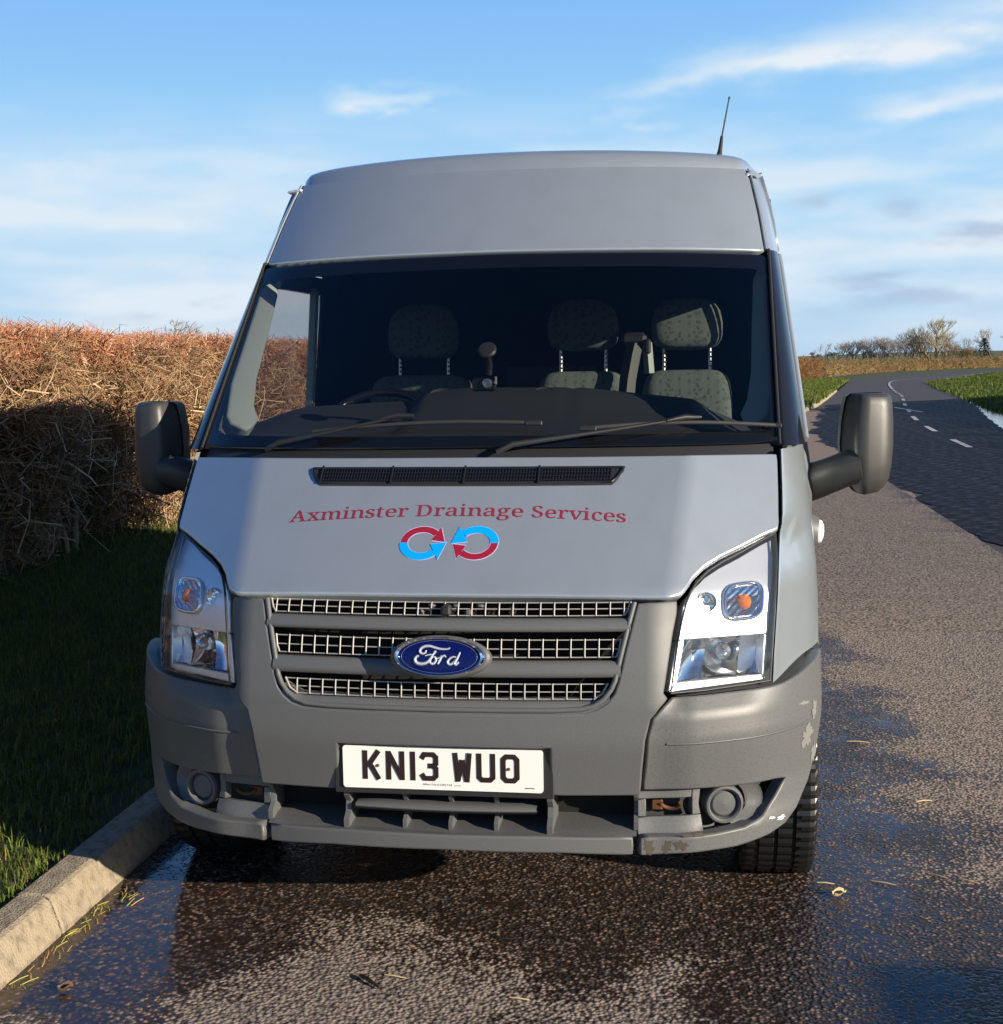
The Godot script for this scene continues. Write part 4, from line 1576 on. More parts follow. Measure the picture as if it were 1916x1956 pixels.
func build_badge(g: Node3D) -> void:
	var at := Vector3(0.003, 0.8415, 0.012)
	var ax := Vector3(0, 0.28, 1).normalized()
	var flat := 0.425
	var b := MB.new()
	b.lathe(at, ax, [[0.127, -0.045], [0.129, -0.012], [0.127, -0.004], [0.120, 0.002], [0.114, 0.0]], 56, flat)
	var badge := add("badge", b, M["grey_plastic"], g)
	b = MB.new()
	b.lathe(at, ax, [[0.1155, -0.004], [0.115, 0.005], [0.1105, 0.009], [0.105, 0.0075], [0.1025, 0.003]], 56, flat)
	add("chrome_ring", b, M["chrome"], badge)
	b = MB.new()
	b.lathe(at, ax, [[0.104, 0.003], [0.08, 0.0055], [0.04, 0.0075], [0.0, 0.008]], 56, flat)
	add("blue_oval", b, M["badge_blue"], badge)
	# the script: strokes in thousandths of the badge's half width, thickest in mid stroke
	var up := Vector3.UP.slide(ax).normalized()
	var put := func(p: Vector2, h: float) -> Vector3: return at + Vector3(p.x * 0.000213, 0, 0) + up * (-p.y * 0.000213 * 0.96) + ax * h
	var strokes := [
		[[-155, -75], [-165, -45], [-200, -32], [-228, -52], [-222, -92], [-180, -120], [-115, -124], [-55, -108], [20, -92], [95, -94], [130, -112], 19],
		[[-40, -72], [-75, -20], [-115, 45], [-165, 82], [-230, 92], [-275, 72], [-285, 30], [-262, -2], [-240, 4], 22],
		[[-165, -8], [-110, -22], [-60, -18], 12],
		[[-30, -50], [-55, -66], [-62, -44], [-40, -36], 10],
		[[-58, 6], [-88, 20], [-104, 55], [-92, 88], [-62, 86], [-38, 55], [-36, 20], [-58, 6], [-20, 22], [10, 6], 15],
		[[30, -16], [14, 36], [-10, 90], 17],
		[[8, 34], [34, 2], [62, -12], [84, 6], 15],
		[[210, 10], [170, 0], [130, 20], [106, 58], [118, 90], [152, 86], [190, 46], [210, 10], 17],
		[[250, -60], [222, 8], [188, 74], [204, 92], [240, 60], 19],
	]
	b = MB.new()
	for s in strokes:
		var pts := []
		for i in s.size() - 1:
			pts.append(put.call(Vector2(s[i][0] * 1.0, s[i][1] * 1.0), 0.0085))
		var line := curve(pts, 4)
		var radii := []
		for i in line.size():
			radii.append(s[-1] * 0.000213 * (0.55 + 0.45 * sin(PI * i / (line.size() - 1))))
		b.tube(line, radii, 8, 0.45, ax)
	add("script", b, M["script_silver"], badge)
	b = MB.new()
	var oval := []
	for i in 65:
		var w := TAU * i / 64.0
		oval.append(at + Vector3(cos(w) * 0.0965, 0, 0) + up * sin(w) * 0.0965 * flat + ax * 0.0045)
	b.tube(oval, [0.0009], 5, 1.0, Vector3.BACK, false)
	add("silver_line", b, M["chrome"], badge)

func build_bumper() -> void:
	# lower lip of the middle piece
	var b := MB.new()
	b.panel(mirror_x([[0.0, 0.376], [0.25, 0.374], [0.488, 0.364], [0.488, 0.315], [0.30, 0.328], [0.0, 0.334]]), on_bumper, Vector3(0, 0, 1), 0.04, 0.007, 0.05)
	var low := add("lower_lip", b, M["grey_plastic"], van)
	# shelf and dark inside of the lower intake
	b = MB.new()
	b.box(Vector3(0, 0.42, -0.19), Vector3(1.0, 0.14, 0.01), 0.001)
	add("intake_back", b, M["void_black"], van)
	b = MB.new()
	var rows := []
	for i in 25:
		var x := lerpf(-0.488, 0.488, i / 24.0)
		rows.append(PackedVector3Array([Vector3(x, 0.371 - 0.03 * x * x, -fall(x) - 0.006), Vector3(x, 0.378, -fall(x) - 0.05), Vector3(x, 0.382, -0.19)]))
	b.grid(rows, Vector3.UP)
	add("intake_shelf", b, M["scuffed_plastic"], low)
	b = MB.new()
	rows = []
	for i in 25:
		var x := lerpf(-0.24, 0.235, i / 24.0)
		var t := 1.0 - pow(absf(x) / 0.24, 6.0)
		rows.append(PackedVector3Array([Vector3(x, 0.437, -0.15), Vector3(x, 0.437 + 0.006 * t, -fall(x) - 0.050), Vector3(x, 0.436, -fall(x) - 0.030), Vector3(x, 0.423, -fall(x) - 0.028), Vector3(x, 0.420, -0.15)]))
	b.grid(rows, Vector3(0, 0, 1))
	add("intake_slat", b, M["grey_plastic"], low)
	for r in [[-0.262, 0.014, 0.0], [0.27, 0.014, 0.0], [-0.108, 0.010, -0.02], [0.013, 0.010, -0.02], [0.131, 0.010, -0.02], [-0.483, 0.012, 0.0], [0.486, 0.010, -0.01]]:
		b = MB.new()
		var fz: float = -fall(r[0]) - 0.012 + r[2]
		var poly := PackedVector2Array([Vector2(-0.18, 0.375), Vector2(fz - 0.004, 0.372), Vector2(fz, 0.395), Vector2(fz - 0.025, 0.412), Vector2(fz - 0.03, 0.436), Vector2(fz - 0.01, 0.458), Vector2(fz - 0.004, 0.475), Vector2(-0.18, 0.475)])
		b.prism(poly, func(p: Vector2, z: float) -> Vector3: return Vector3(z, p.y, p.x), r[0] - r[1] / 2, r[0] + r[1] / 2)
		add("intake_fin", b, M["grey_plastic"], low)
	# corner pieces, open round the lamp recess and wrapped to the wheel arch
	for s in [1.0, -1.0]:
		var c := [[0.503, 0.480], [0.512, 0.55], [0.518, 0.626], [0.531, 0.674], [0.557, 0.701], [0.580, 0.722], [0.660, 0.7225], [0.76, 0.723], [0.84, 0.7235]]
		var o := []
		for p in c:
			o.append([arc_of(p[0]), p[1]])
		for q in [[62.0, 0.725], [68.0, 0.735], [76.0, 0.752], [84.0, 0.762], [90.0, 0.764]]:
			o.append([lerp_table(ARC_T.map(func(e): return [rad_to_deg(e[1]), e[0]]), q[0]), q[1]])
		var last: float = ARC_T[-1][0]
		o.append([last + 0.02, 0.73])
		for q in [[89.0, 0.66], [84.0, 0.585], [78.5, 0.50], [73.0, 0.43], [67.0, 0.375], [62.5, 0.345], [57.5, 0.331], [49.0, 0.319], [39.0, 0.318], [31.0, 0.317]]:
			o.append([lerp_table(ARC_T.map(func(e): return [rad_to_deg(e[1]), e[0]]), q[0]), q[1]])
		o.append([arc_of(0.496), 0.316])
		for p in [[0.499, 0.366], [0.594, 0.363], [0.686, 0.364], [0.764, 0.369], [0.812, 0.388], [0.845, 0.425], [0.872, 0.462], [0.848, 0.467], [0.748, 0.473], [0.624, 0.479]]:
			o.append([arc_of(p[0]), p[1]])
		if s < 0.0:
			o = flip_x(o)
		b = MB.new()
		b.panel(o, on_bumper, Vector3(s * 0.9, 0, 1), 0.03, 0.007, 0.03)
		var cornerp := add("bumper_corner", b, M["scuffed_plastic"], van)
		cornerp.set_meta("label", "sunlit bumper corner with pale scuffs" if s > 0.0 else "shaded bumper corner beside the kerb")
		# the ledge from the corner's top edge in under the lamp and the wing
		b = MB.new()
		var ledge := []
		var deg := ARC_T.map(func(e): return [rad_to_deg(e[1]), e[0]])
		for i in 31:
			var w := lerpf(37.0, 90.0, i / 30.0)
			var ty := lerp_table([[37.0, 0.7205], [58.0, 0.7225], [62.0, 0.724], [68.0, 0.733], [76.0, 0.750], [84.0, 0.760], [90.0, 0.762]], w)
			var q := on_bumper(Vector2(lerp_table(deg, w) * s, ty))
			var row := PackedVector3Array()
			for k in 3:
				row.append(q + Vector3(-s * (0.004 + 0.05 * k) * sin(deg_to_rad(w)), 0.002 * k - 0.001, -(0.004 + 0.05 * k) * (0.3 + cos(deg_to_rad(w)))))
			ledge.append(row)
		b.grid(ledge, Vector3.UP)
		add("bumper_ledge", b, M["scuffed_plastic"], cornerp)
		# a long shallow groove with a lip over it
		b = MB.new()
		var line := []
		for i in 22:
			var u := lerpf(arc_of(0.565), arc_of(0.95), i / 21.0)
			line.append(on_bumper(Vector2(u * s, lerpf(0.607, 0.600, i / 21.0))) + Vector3(0, 0, 0.0))
		b.tube(line, [0.0032], 6)
		add("groove_lip", b, M["scuffed_plastic"], cornerp)
		# wear: pale rubbed patches on the sunny corner, mud along the lip
		if s > 0.0:
			var r2 := RandomNumberGenerator.new()
			r2.seed = 9
			for q in [[0.935, 0.560, 0.040, 0.035, 0], [0.955, 0.500, 0.018, 0.040, 0], [0.955, 0.625, 0.022, 0.028, 0], [0.925, 0.655, 0.030, 0.006, 0], [0.860, 0.368, 0.022, 0.006, 1], [0.835, 0.375, 0.012, 0.004, 1], [0.520, 0.340, 0.020, 0.020, 2], [0.565, 0.338, 0.014, 0.022, 2], [0.600, 0.341, 0.020, 0.018, 2], [0.64, 0.366, 0.05, 0.006, 2]]:
				var poly := []
				var p1 := r2.randf() * TAU
				var p2 := r2.randf() * TAU
				for i in 40:
					var w := TAU * i / 40.0
					var rr := 0.75 + 0.2 * sin(2.0 * w + p1) + 0.16 * sin(5.0 * w + p2) + 0.10 * sin(11.0 * w + p1) + r2.randf_range(-0.06, 0.06)
					poly.append([arc_of(q[0]) + cos(w) * q[2] * rr, q[1] + sin(w) * q[3] * rr])
				b = MB.new()
				b.panel(poly, func(p: Vector2) -> Vector3: return on_bumper(p) + Vector3(0.0007, 0, 0.0007), Vector3(1, 0, 1), 0.03, 0.0, 0.0)
				add(["scuff", "scratch", "mud_stain"][q[4]], b, M[["scuff_pale", "scuff_white", "mud"][q[4]]], cornerp)
		# lamp recess: a sunk plate with a towing eye slot and a blanked lamp hole
		var sunk := func(p: Vector2) -> Vector3:
			var q := on_bumper(Vector2(arc_of(p.x) * s, p.y))
			return q + Vector3(-s * 0.012, 0, -0.028)
		b = MB.new()
		for piece in [[[0.502, 0.350], [0.672, 0.350], [0.664, 0.404], [0.502, 0.404]], [[0.640, 0.4042], [0.664, 0.4042], [0.658, 0.43], [0.664, 0.486], [0.640, 0.486]], [[0.502, 0.449], [0.640, 0.449], [0.640, 0.486], [0.502, 0.488]], [[0.502, 0.404], [0.524, 0.404], [0.524, 0.449], [0.502, 0.449]]]:
			var pp := []
			for e in piece:
				pp.append(Vector2(e[0], e[1]))
			b.panel(pp, sunk, Vector3(s * 0.4, 0, 1), 0.0271, 0.003, 0.02)
		add("recess_plate", b, M["scuffed_plastic"], cornerp)
		b = MB.new()
		var back := []
		for i in 9:
			var row := PackedVector3Array()
			for j in 3:
				row.append(sunk.call(Vector2(0.5 + i * 0.046, 0.35 + j * 0.07)) + Vector3(0, 0, -0.06))
			back.append(row)
		b.grid(back, Vector3(0, 0, 1))
		add("recess_back", b, M["black_plastic"], cornerp)
		b = MB.new()
		var eye: Vector3 = sunk.call(Vector2(0.585, 0.418)) + Vector3(0, 0, -0.025)
		var loop := []
		for i in 13:
			var w := PI + PI * i / 12.0
			loop.append(eye + Vector3(cos(w) * 0.026, sin(w) * 0.018 + 0.012, 0.01 * sin(w)))
		b.tube(loop, [0.006], 7)
		b.box(eye + Vector3(-0.035 * s, 0.005, -0.01), Vector3(0.03, 0.03, 0.02), 0.004)
		add("towing_eye", b, M["rust"], cornerp)
		# blanked fog lamp: ring, disc, and the cup round them
		var fc: Vector3 = sunk.call(Vector2(0.724, 0.421)) + Vector3(0, 0, 0.004)
		var fax := Vector3(s * 0.30, 0.0, 1.0).normalized()
		b = MB.new()
		b.lathe(fc, fax, [[0.052, -0.05], [0.052, -0.004], [0.049, 0.003], [0.044, 0.004], [0.0395, 0.0], [0.037, -0.014]], 36)
		add("lamp_ring", b, M["grey_plastic"], cornerp)
		b = MB.new()
		b.lathe(fc, fax, [[0.038, -0.03], [0.036, -0.012], [0.030, -0.006], [0.0, -0.003]], 36)
		add("lamp_blank", b, M["grey_plastic"], cornerp)
		b = MB.new()
		var cup := []
		for i in 15:
			var w := lerpf(-1.35, 1.30, i / 14.0)
			var row := PackedVector3Array()
			for k in 4:
				var rr: float = [0.054, 0.072, 0.084, 0.090][k]
				var q := Vector2(0.724 + cos(w) * rr * 1.12, clampf(0.421 + sin(w) * rr * 0.86, 0.352, 0.48))
				row.append(sunk.call(q) + Vector3(0, 0, [-0.022, -0.012, -0.004, 0.003][k]))
			cup.append(row)
		b.grid(cup, Vector3(0, 0, 1))
		add("lamp_cup", b, M["scuffed_plastic"], cornerp)

func stroke(b: MB, pts: Array, w: float, to: Callable, closed := false) -> void:
	var n := pts.size()
	var l := []
	var r := []
	for i in n:
		var p := Vector2(pts[i][0], pts[i][1])
		var a := Vector2(pts[(i - 1 + n) % n][0], pts[(i - 1 + n) % n][1])
		var c := Vector2(pts[(i + 1) % n][0], pts[(i + 1) % n][1])
		var d0 := (p - a).normalized()
		var d1 := (c - p).normalized()
		if not closed and i == 0:
			d0 = d1
		if not closed and i == n - 1:
			d1 = d0
		var m := (Vector2(-d0.y, d0.x) + Vector2(-d1.y, d1.x))
		m = m / maxf(0.7, m.length_squared() * 0.5)
		l.append(p + m * w * 0.5)
		r.append(p - m * w * 0.5)
	for i in (n if closed else n - 1):
		var k := (i + 1) % n
		b.prism(PackedVector2Array([l[i], r[i], r[k], l[k]]), to, 0.0, 0.001)

func build_plate() -> void:
	var tilt := Basis(Vector3.RIGHT, 0.0)
	var plate := Node3D.new()
	plate.name = "number_plate"
	van.add_child(plate)
	var zf := -0.018
	var b := MB.new()
	var o := PackedVector2Array()
	for q in [[0.252, 0.0475, 0.0], [-0.252, 0.0475, 90.0], [-0.252, -0.0475, 180.0], [0.252, -0.0475, 270.0]]:
		for k in 5:
			var w := deg_to_rad(q[2] + k * 22.5)
			o.append(Vector2(q[0] + cos(w) * 0.008, q[1] + sin(w) * 0.008 + 0.5425))
	b.prism(o, func(p: Vector2, z: float) -> Vector3: return Vector3(p.x - 0.003, p.y, z), zf - 0.004, zf)
	add("plate", b, M["plate_white"], plate)
	var glyphs := {
		"K": [[[7, 0], [7, 79]], [[44, 79], [14, 35]], [[19, 45], [44, 0]]],
		"N": [[[7, 0], [7, 79]], [[43, 0], [43, 79]], [[8, 74], [42, 5]]],
		"1": [[[7, 0], [7, 79]]],
		"3": [[[5, 60], [12, 72], [36, 72], [43, 65], [43, 47], [36, 41], [22, 41]], [[22, 41], [36, 41], [43, 34], [43, 14], [36, 7], [12, 7], [5, 19]]],
		"W": [[[6, 79], [13, 0]], [[13, 2], [25, 60]], [[25, 60], [37, 2]], [[44, 79], [37, 0]]],
		"U": [[[7, 79], [7, 14], [14, 7], [36, 7], [43, 14], [43, 79]]],
		"O": [[[7, 15], [15, 7], [35, 7], [43, 15], [43, 64], [35, 72], [15, 72], [7, 64]]],
	}
	var x := [-0.211, -0.149, -0.0855, -0.0605, 0.0255, 0.0865, 0.1485]
	for i in 7:
		var ch: String = "KN13WUO"[i]
		b = MB.new()
		var k := 0
		for st in glyphs[ch]:
			var zz := zf + 0.0002 + k * 0.0003
			k += 1
			stroke(b, st, 13.5, func(p: Vector2, z: float) -> Vector3: return Vector3(x[i] + p.x * 0.00098, 0.5105 + p.y * 0.00096, zz + z), ch == "O")
		add("character", b, M["plate_black"], plate)
	b = MB.new()
	lay_text(b, "Allen Ford (UK) Ltd", "Droid Sans", func(t: Vector2) -> Vector3: return Vector3(lerpf(-0.054, 0.022, t.x), 0.4985 + t.y * 0.0055, zf + 0.0004), "Allen")
	b.box(Vector3(0.037, 0.4995, zf), Vector3(0.017, 0.0014, 0.0008), 0.0001)
	b.box(Vector3(0.222, 0.4985, zf), Vector3(0.025, 0.0022, 0.0008), 0.0001)
	add("small_print", b, M["plate_black"], plate)
	for q in [-0.171, 0.169]:
		b = MB.new()
		b.lathe(Vector3(q, 0.547, zf), Vector3.BACK, [[0.0045, 0.0], [0.0035, 0.0025], [0.0, 0.003]], 12)
		add("screw", b, M["rust"], plate)
	# the backing in the bumper's pocket
	b = MB.new()
	b.box(Vector3(-0.002, 0.54, zf - 0.012), Vector3(0.57, 0.14, 0.012), 0.002)
	add("plate_backing", b, M["black_plastic"], plate)

func build_headlight(s: float) -> void:
	var lamp := Node3D.new()
	lamp.name = "headlight" if s > 0.0 else "headlight_001"
	van.add_child(lamp)
	var o := [[0.852, 1.096], [0.812, 1.081], [0.760, 1.060], [0.706, 1.040], [0.668, 1.022], [0.641, 1.001], [0.624, 0.979], [0.613, 0.952], [0.603, 0.913], [0.593, 0.860], [0.584, 0.800], [0.576, 0.741], [0.660, 0.737], [0.757, 0.737], [0.829, 0.738], [0.834, 0.805], [0.842, 0.905], [0.848, 0.978], [0.854, 1.045]]
	if s < 0.0:
		o = flip_x(o)
	var b := MB.new()
	b.panel(o, on_front, Vector3(0, 0, 1), 0.03, 0.0, 0.0)
	add("lens", b, M["lens"], lamp)
	# dark gap and rim round the lamp
	b = MB.new()
	var line := []
	for p in o:
		line.append(on_front(Vector2(p[0], p[1])) + Vector3(0, 0, -0.006))
	line.append(line[0])
	b.tube(line, [0.0032], 6, 1.0, Vector3.BACK, false)
	add("seal", b, M["black_plastic"], lamp)
	# silver housing, in pieces round the big reflector
	var inner := lifted(-0.022, on_front)
	b = MB.new()
	var hole := [[0.622, 0.868], [0.826, 0.858], [0.820, 0.756], [0.604, 0.764]]
	for piece in [[[0.605, 0.868], [0.622, 0.868], [0.826, 0.858], [0.8375, 0.858], [0.8475, 0.978], [0.853, 1.045], [0.851, 1.093], [0.812, 1.0785], [0.760, 1.056], [0.706, 1.036], [0.668, 1.018], [0.643, 0.997], [0.626, 0.975], [0.616, 0.948]], [[0.582, 0.745], [0.604, 0.764], [0.622, 0.868], [0.603, 0.868], [0.590, 0.80]], [[0.582, 0.743], [0.826, 0.741], [0.820, 0.756], [0.604, 0.764]], [[0.826, 0.858], [0.820, 0.756], [0.8285, 0.741], [0.8335, 0.805], [0.8375, 0.858]]]:
		b.panel(piece if s > 0.0 else flip_x(piece), inner, Vector3(0, 0, 1), 0.03, 0.003, 0.03)
	var housing := add("housing", b, M["lamp_silver"], lamp)
	b = MB.new()
	var deep := lifted(-0.03, on_front)
	b.panel(o, lifted(-0.10, on_front), Vector3(0, 0, 1), 0.06, 0.002, 0.002)
	add("bucket", b, M["black_plastic"], lamp)
	# main reflector: three smooth bowls side by side behind the lower window
	b = MB.new()
	var rows := []
	for band in [[0.0, 0.27, 0.035], [0.27, 0.70, 0.075], [0.70, 1.0, 0.035]]:
		rows = []
		for i in 15:
			var row := PackedVector3Array()
			for j in 13:
				var u := lerpf(band[0], band[1], j / 12.0)
				var w := i / 14.0
				var p := Vector2(lerpf(lerpf(hole[3][0], hole[0][0], w), lerpf(hole[2][0], hole[1][0], w), u), lerpf(lerpf(hole[3][1], hole[2][1], u), lerpf(hole[0][1], hole[1][1], u), w))
				var d: float = (1.0 - pow(j / 6.0 - 1.0, 2.0)) * 0.4 + (1.0 - pow(w * 2.0 - 1.0, 2.0)) * 0.6
				var q: Vector3 = inner.call(Vector2(p.x * s, p.y))
				row.append(q + Vector3(0, 0, -0.012 - band[2] * d))
			rows.append(row)
		b.grid(rows, Vector3(0, 0, 1))
	add("reflector", b, M["chrome"], lamp)
	b = MB.new()
	var c: Vector3 = inner.call(Vector2(0.72 * s, 0.815)) + Vector3(0, 0, -0.075)
	b.lathe(c, Vector3.BACK, [[0.020, 0.0], [0.020, 0.02], [0.012, 0.03], [0.010, 0.055], [0.0, 0.06]], 16)
	add("bulb_shield", b, M["steel"], lamp)
	# indicator: a raised rounded window with an amber faceted bowl
	var ic := Vector2(0.772, 0.951)
	var pod := []
	for i in 28:
		var w := TAU * i / 28.0
		var e := Vector2(signf(cos(w)) * pow(absf(cos(w)), 0.6), signf(sin(w)) * pow(absf(sin(w)), 0.6))
		pod.append([(ic.x + e.x * 0.050) * s, ic.y + e.y * 0.046])
	b = MB.new()
	line = []
	for p in pod:
		line.append(inner.call(Vector2(p[0], p[1])) + Vector3(0, 0, 0.006))
	line.append(line[0])
	b.tube(line, [0.0055], 8, 1.0, Vector3.BACK, false)
	var rim := add("indicator_rim", b, M["chrome"], lamp)
	b = MB.new()
	rows = []
	for i in 9:
		var row := PackedVector3Array()
		for j in 9:
			var e := Vector2(j / 4.0 - 1.0, i / 4.0 - 1.0)
			var q := Vector2((ic.x + e.x * 0.043) * s, ic.y + e.y * 0.039)
			row.append(inner.call(q) + Vector3(0, 0, 0.007 - 0.006 * e.length_squared() * 0.5 + 0.0035 * ((i + j) % 2)))
		rows.append(row)
	for i in 8:
		for j in 8:
			b.tint = Color.WHITE
			b.quad(rows[i][j], rows[i][j + 1], rows[i + 1][j + 1], rows[i + 1][j])
	add("indicator_facets", b, M["chrome"], lamp)
	b = MB.new()
	var oc: Vector3 = inner.call(Vector2(ic.x * s, ic.y - 0.004)) + Vector3(0, 0, 0.008)
	for i in 9:
		for j in 6:
			var w := TAU * i / 9.0
			var w2 := TAU * (i + 1) / 9.0
			var r0 := 0.021 * sin(PI / 2 * j / 6.0)
			var r1 := 0.021 * sin(PI / 2 * (j + 1) / 6.0)
			var h0 := 0.014 * cos(PI / 2 * j / 6.0)
			var h1 := 0.014 * cos(PI / 2 * (j + 1) / 6.0)
			b.quad(oc + Vector3(cos(w) * r0, sin(w) * r0, h0), oc + Vector3(cos(w2) * r0, sin(w2) * r0, h0), oc + Vector3(cos(w2) * r1, sin(w2) * r1, h1), oc + Vector3(cos(w) * r1, sin(w) * r1, h1))
	add("indicator_bulb", b, M["amber"], lamp)
	# small side lamp next to it
	b = MB.new()
	var sc: Vector3 = inner.call(Vector2(0.676 * s, 0.955)) + Vector3(0, 0, 0.004)
	b.lathe(sc, Vector3(0, 0, 1), [[0.027, -0.004], [0.024, 0.004], [0.02, -0.002], [0.012, -0.006], [0.006, 0.004], [0.0, 0.006]], 18)
	add("side_lamp", b, M["chrome"], lamp)

func build_side(s: float) -> void:
	# front wing: the rounded corner outside the headlight, run back into the flank
	var edge_low := func(y: float) -> Vector3:
		var x := lerp_table([[0.70, 0.834], [0.74, 0.837], [0.805, 0.840], [0.905, 0.848], [0.978, 0.854], [1.045, 0.860], [1.10, 0.866], [1.13, 0.874], [1.2, 0.877], [1.308, 0.879]], y)
		if y > 1.1:
			return on_bonnet_xy(x, y, 0.0)
		return on_front(Vector2(x, y))
	var b := MB.new()
	var rows := []
	for i in 25:
		var row := PackedVector3Array()
		for j in 15:
			# the lower edge rises towards the wheel, along the top of the bumper
			var y := lerpf(0.733 + 0.034 * smoothstep(2.0, 9.0, float(j)), 1.312, i / 24.0)
			var a: Vector3 = edge_low.call(y)
			var w := half_width(y)
			var back := 0.40
			if j == 0:
				row.append(Vector3((a.x - 0.003) * s, y, a.z - 0.03))
			elif j == 1:
				row.append(Vector3((a.x - 0.001) * s, y, a.z - 0.004))
			else:
				var p := a.bezier_interpolate(a + Vector3(0.030, 0, -0.075), Vector3(w - 0.002, y, a.z - back * 0.72), Vector3(w, y, a.z - back), (j - 2) / 12.0)
				row.append(Vector3(p.x * s, p.y, p.z))
		rows.append(row)
	b.grid(rows, Vector3(s, 0, 0.7))
	var wing := add("front_wing", b, M["silver_paint"], van)
	# flank of the wing with its wheel arch
	var o := []
	for y in [0.75, 0.90, 1.05, 1.18, 1.305]:
		o.append([edge_low.call(y).z - 0.392, y])
	o.append_array([[-1.34, 1.315], [-1.34, 0.46]])
	for i in 13:
		var w := lerpf(PI - 0.02, 1.35, i / 12.0)
		o.append([AXLE_F + cos(w) * 0.43, 0.36 + sin(w) * 0.43])
	b = MB.new()
	b.panel(o, on_flank.bind(s), Vector3(s, 0, 0), 0.08, 0.003, 0.012)
	add("wing_flank", b, M["silver_paint"], wing)
	# inner wheel arch
	for ax in [AXLE_F, AXLE_R]:
		b = MB.new()
		var rr := []
		for i in 17:
			var w := lerpf(0.75, PI + 0.35, i / 16.0)
			rr.append(PackedVector3Array([Vector3(s * 0.94, 0.36 + sin(w) * 0.435, ax + cos(w) * 0.435), Vector3(s * 0.60, 0.36 + sin(w) * 0.435, ax + cos(w) * 0.435)]))
		b.grid(rr, Vector3.DOWN)
		add("arch_liner", b, M["void_black"], van)
	# door: lower panel, and the frame round its window
	var door_z := -1.352
	b = MB.new()
	b.panel([[door_z, 0.46], [door_z, 1.318], [-2.36, 1.318], [-2.36, 0.46]], on_flank.bind(s), Vector3(s, 0, 0), 0.1, 0.006, 0.03)
	var door := add("door", b, M["silver_paint"], van)
	b = MB.new()
	for q in [[[-2.36, 1.33], [-2.22, 1.33], [-2.22, 1.86], [-2.36, 1.93]], [[-2.36, 1.93], [-2.22, 1.86], [-1.56, 1.86], [-1.60, 1.93]]]:
		b.panel(q, on_flank.bind(s), Vector3(s, 0, 0), 0.08, 0.006, 0.04)
	b.panel([[-0.93, 1.32], [-2.22, 1.32], [-2.22, 1.345], [-0.98, 1.345]], on_flank.bind(s), Vector3(s, 0, 0), 0.08, 0.004, 0.03)
	add("window_frame", b, M["silver_paint"], door)
	b = MB.new()
	b.panel([[-0.96, 1.345], [-1.10, 1.46], [-1.53, 1.86], [-2.22, 1.86], [-2.22, 1.345]], func(p: Vector2) -> Vector3: return on_flank(p, s) - Vector3(s * 0.012, 0, 0), Vector3(s, 0, 0), 0.1, 0.0, 0.0)
	add("window", b, M["side_glass"], door)
	b = MB.new()
	b.box(Vector3(s * (half_width(1.15) + 0.012), 1.16, -2.24), Vector3(0.03, 0.035, 0.18), 0.01)
	add("handle", b, M["black_plastic"], door)
	# window post between quarter light and door glass
	b = MB.new()
	b.panel([[-1.30, 1.345], [-1.335, 1.345], [-1.335, 1.672], [-1.30, 1.64]], on_flank.bind(s), Vector3(s, 0, 0), 0.08, 0.004, 0.03)
	add("window_post", b, M["black_plastic"], door)
	# load space side
	o = [[-2.368, 0.46], [-2.368, 2.235], [TAIL, 2.235], [TAIL, 0.42], [AXLE_R - 0.52, 0.42]]
	for i in 13:
		var w := lerpf(PI, 0.0, i / 12.0)
		o.append([AXLE_R + cos(w) * 0.43, 0.36 + sin(w) * 0.43])
	b = MB.new()
	b.panel(o, on_flank.bind(s), Vector3(s, 0, 0), 0.12, 0.004, 0.02)
	var side_panel := add("side_panel", b, M["silver_paint"], van)
	b = MB.new()
	b.panel([[-2.36, 1.938], [-1.52, 1.938], [-1.72, 2.235], [-2.36, 2.235]], on_flank.bind(s), Vector3(s, 0, 0), 0.1, 0.003, 0.02)
	add("header_side", b, M["silver_paint"], side_panel)
	b = MB.new()
	b.panel([[-1.36, 0.44], [-3.30, 0.44], [-3.30, 0.30], [-1.36, 0.30]], on_flank.bind(s), Vector3(s, 0, 0), 0.1, 0.01, 0.03)
	add("sill_moulding", b, M["grey_plastic"], side_panel)
	b = MB.new()
	b.panel([[-2.38, 0.86], [-3.32, 0.86], [-3.32, 0.95], [-2.38, 0.95]], func(p: Vector2) -> Vector3: return on_flank(p, s * 1.012), Vector3(s, 0, 0), 0.1, 0.01, 0.03)
	add("rubbing_strip", b, M["grey_plastic"], side_panel)
	# windscreen pillar: a gloss black strip that rounds the corner
	b = MB.new()
	rows = []
	for i in 19:
		var y := lerpf(1.318, 1.932, i / 18.0)
		var a := on_glass(Vector2(0.879, y))
		var w := half_width(y) - 0.006
		var e := Vector3(w, y, a.z - 0.16)
		var k := Vector3(lerpf(a.x, w, 0.96), y, a.z - 0.05)
		var row := PackedVector3Array()
		row.append(Vector3(a.x * s, y, a.z - 0.03))
		for j in 10:
			var t := j / 9.0
			var p := a.lerp(k, t).lerp(k.lerp(e, t), t) + Vector3(0, 0, 0.004)
			row.append(Vector3(p.x * s, p.y, p.z))
		row.append(Vector3((w - 0.05) * s, y, e.z - 0.01))
		rows.append(row)
	b.grid(rows, Vector3(s, 0.3, 1))
	var pillar := add("windscreen_pillar", b, M["gloss_black"], van)
	# bright edge of the door frame behind it, and the rubber beside the glass
	b = MB.new()
	var line := []
	for i in 13:
		var y := lerpf(1.325, 1.925, i / 12.0)
		line.append(Vector3((half_width(y) - 0.002) * s, y, on_glass(Vector2(0.879, y)).z - 0.185))
	b.tube(line, [0.011], 8)
	add("door_edge", b, M["silver_paint"], door)
	b = MB.new()
	line = []
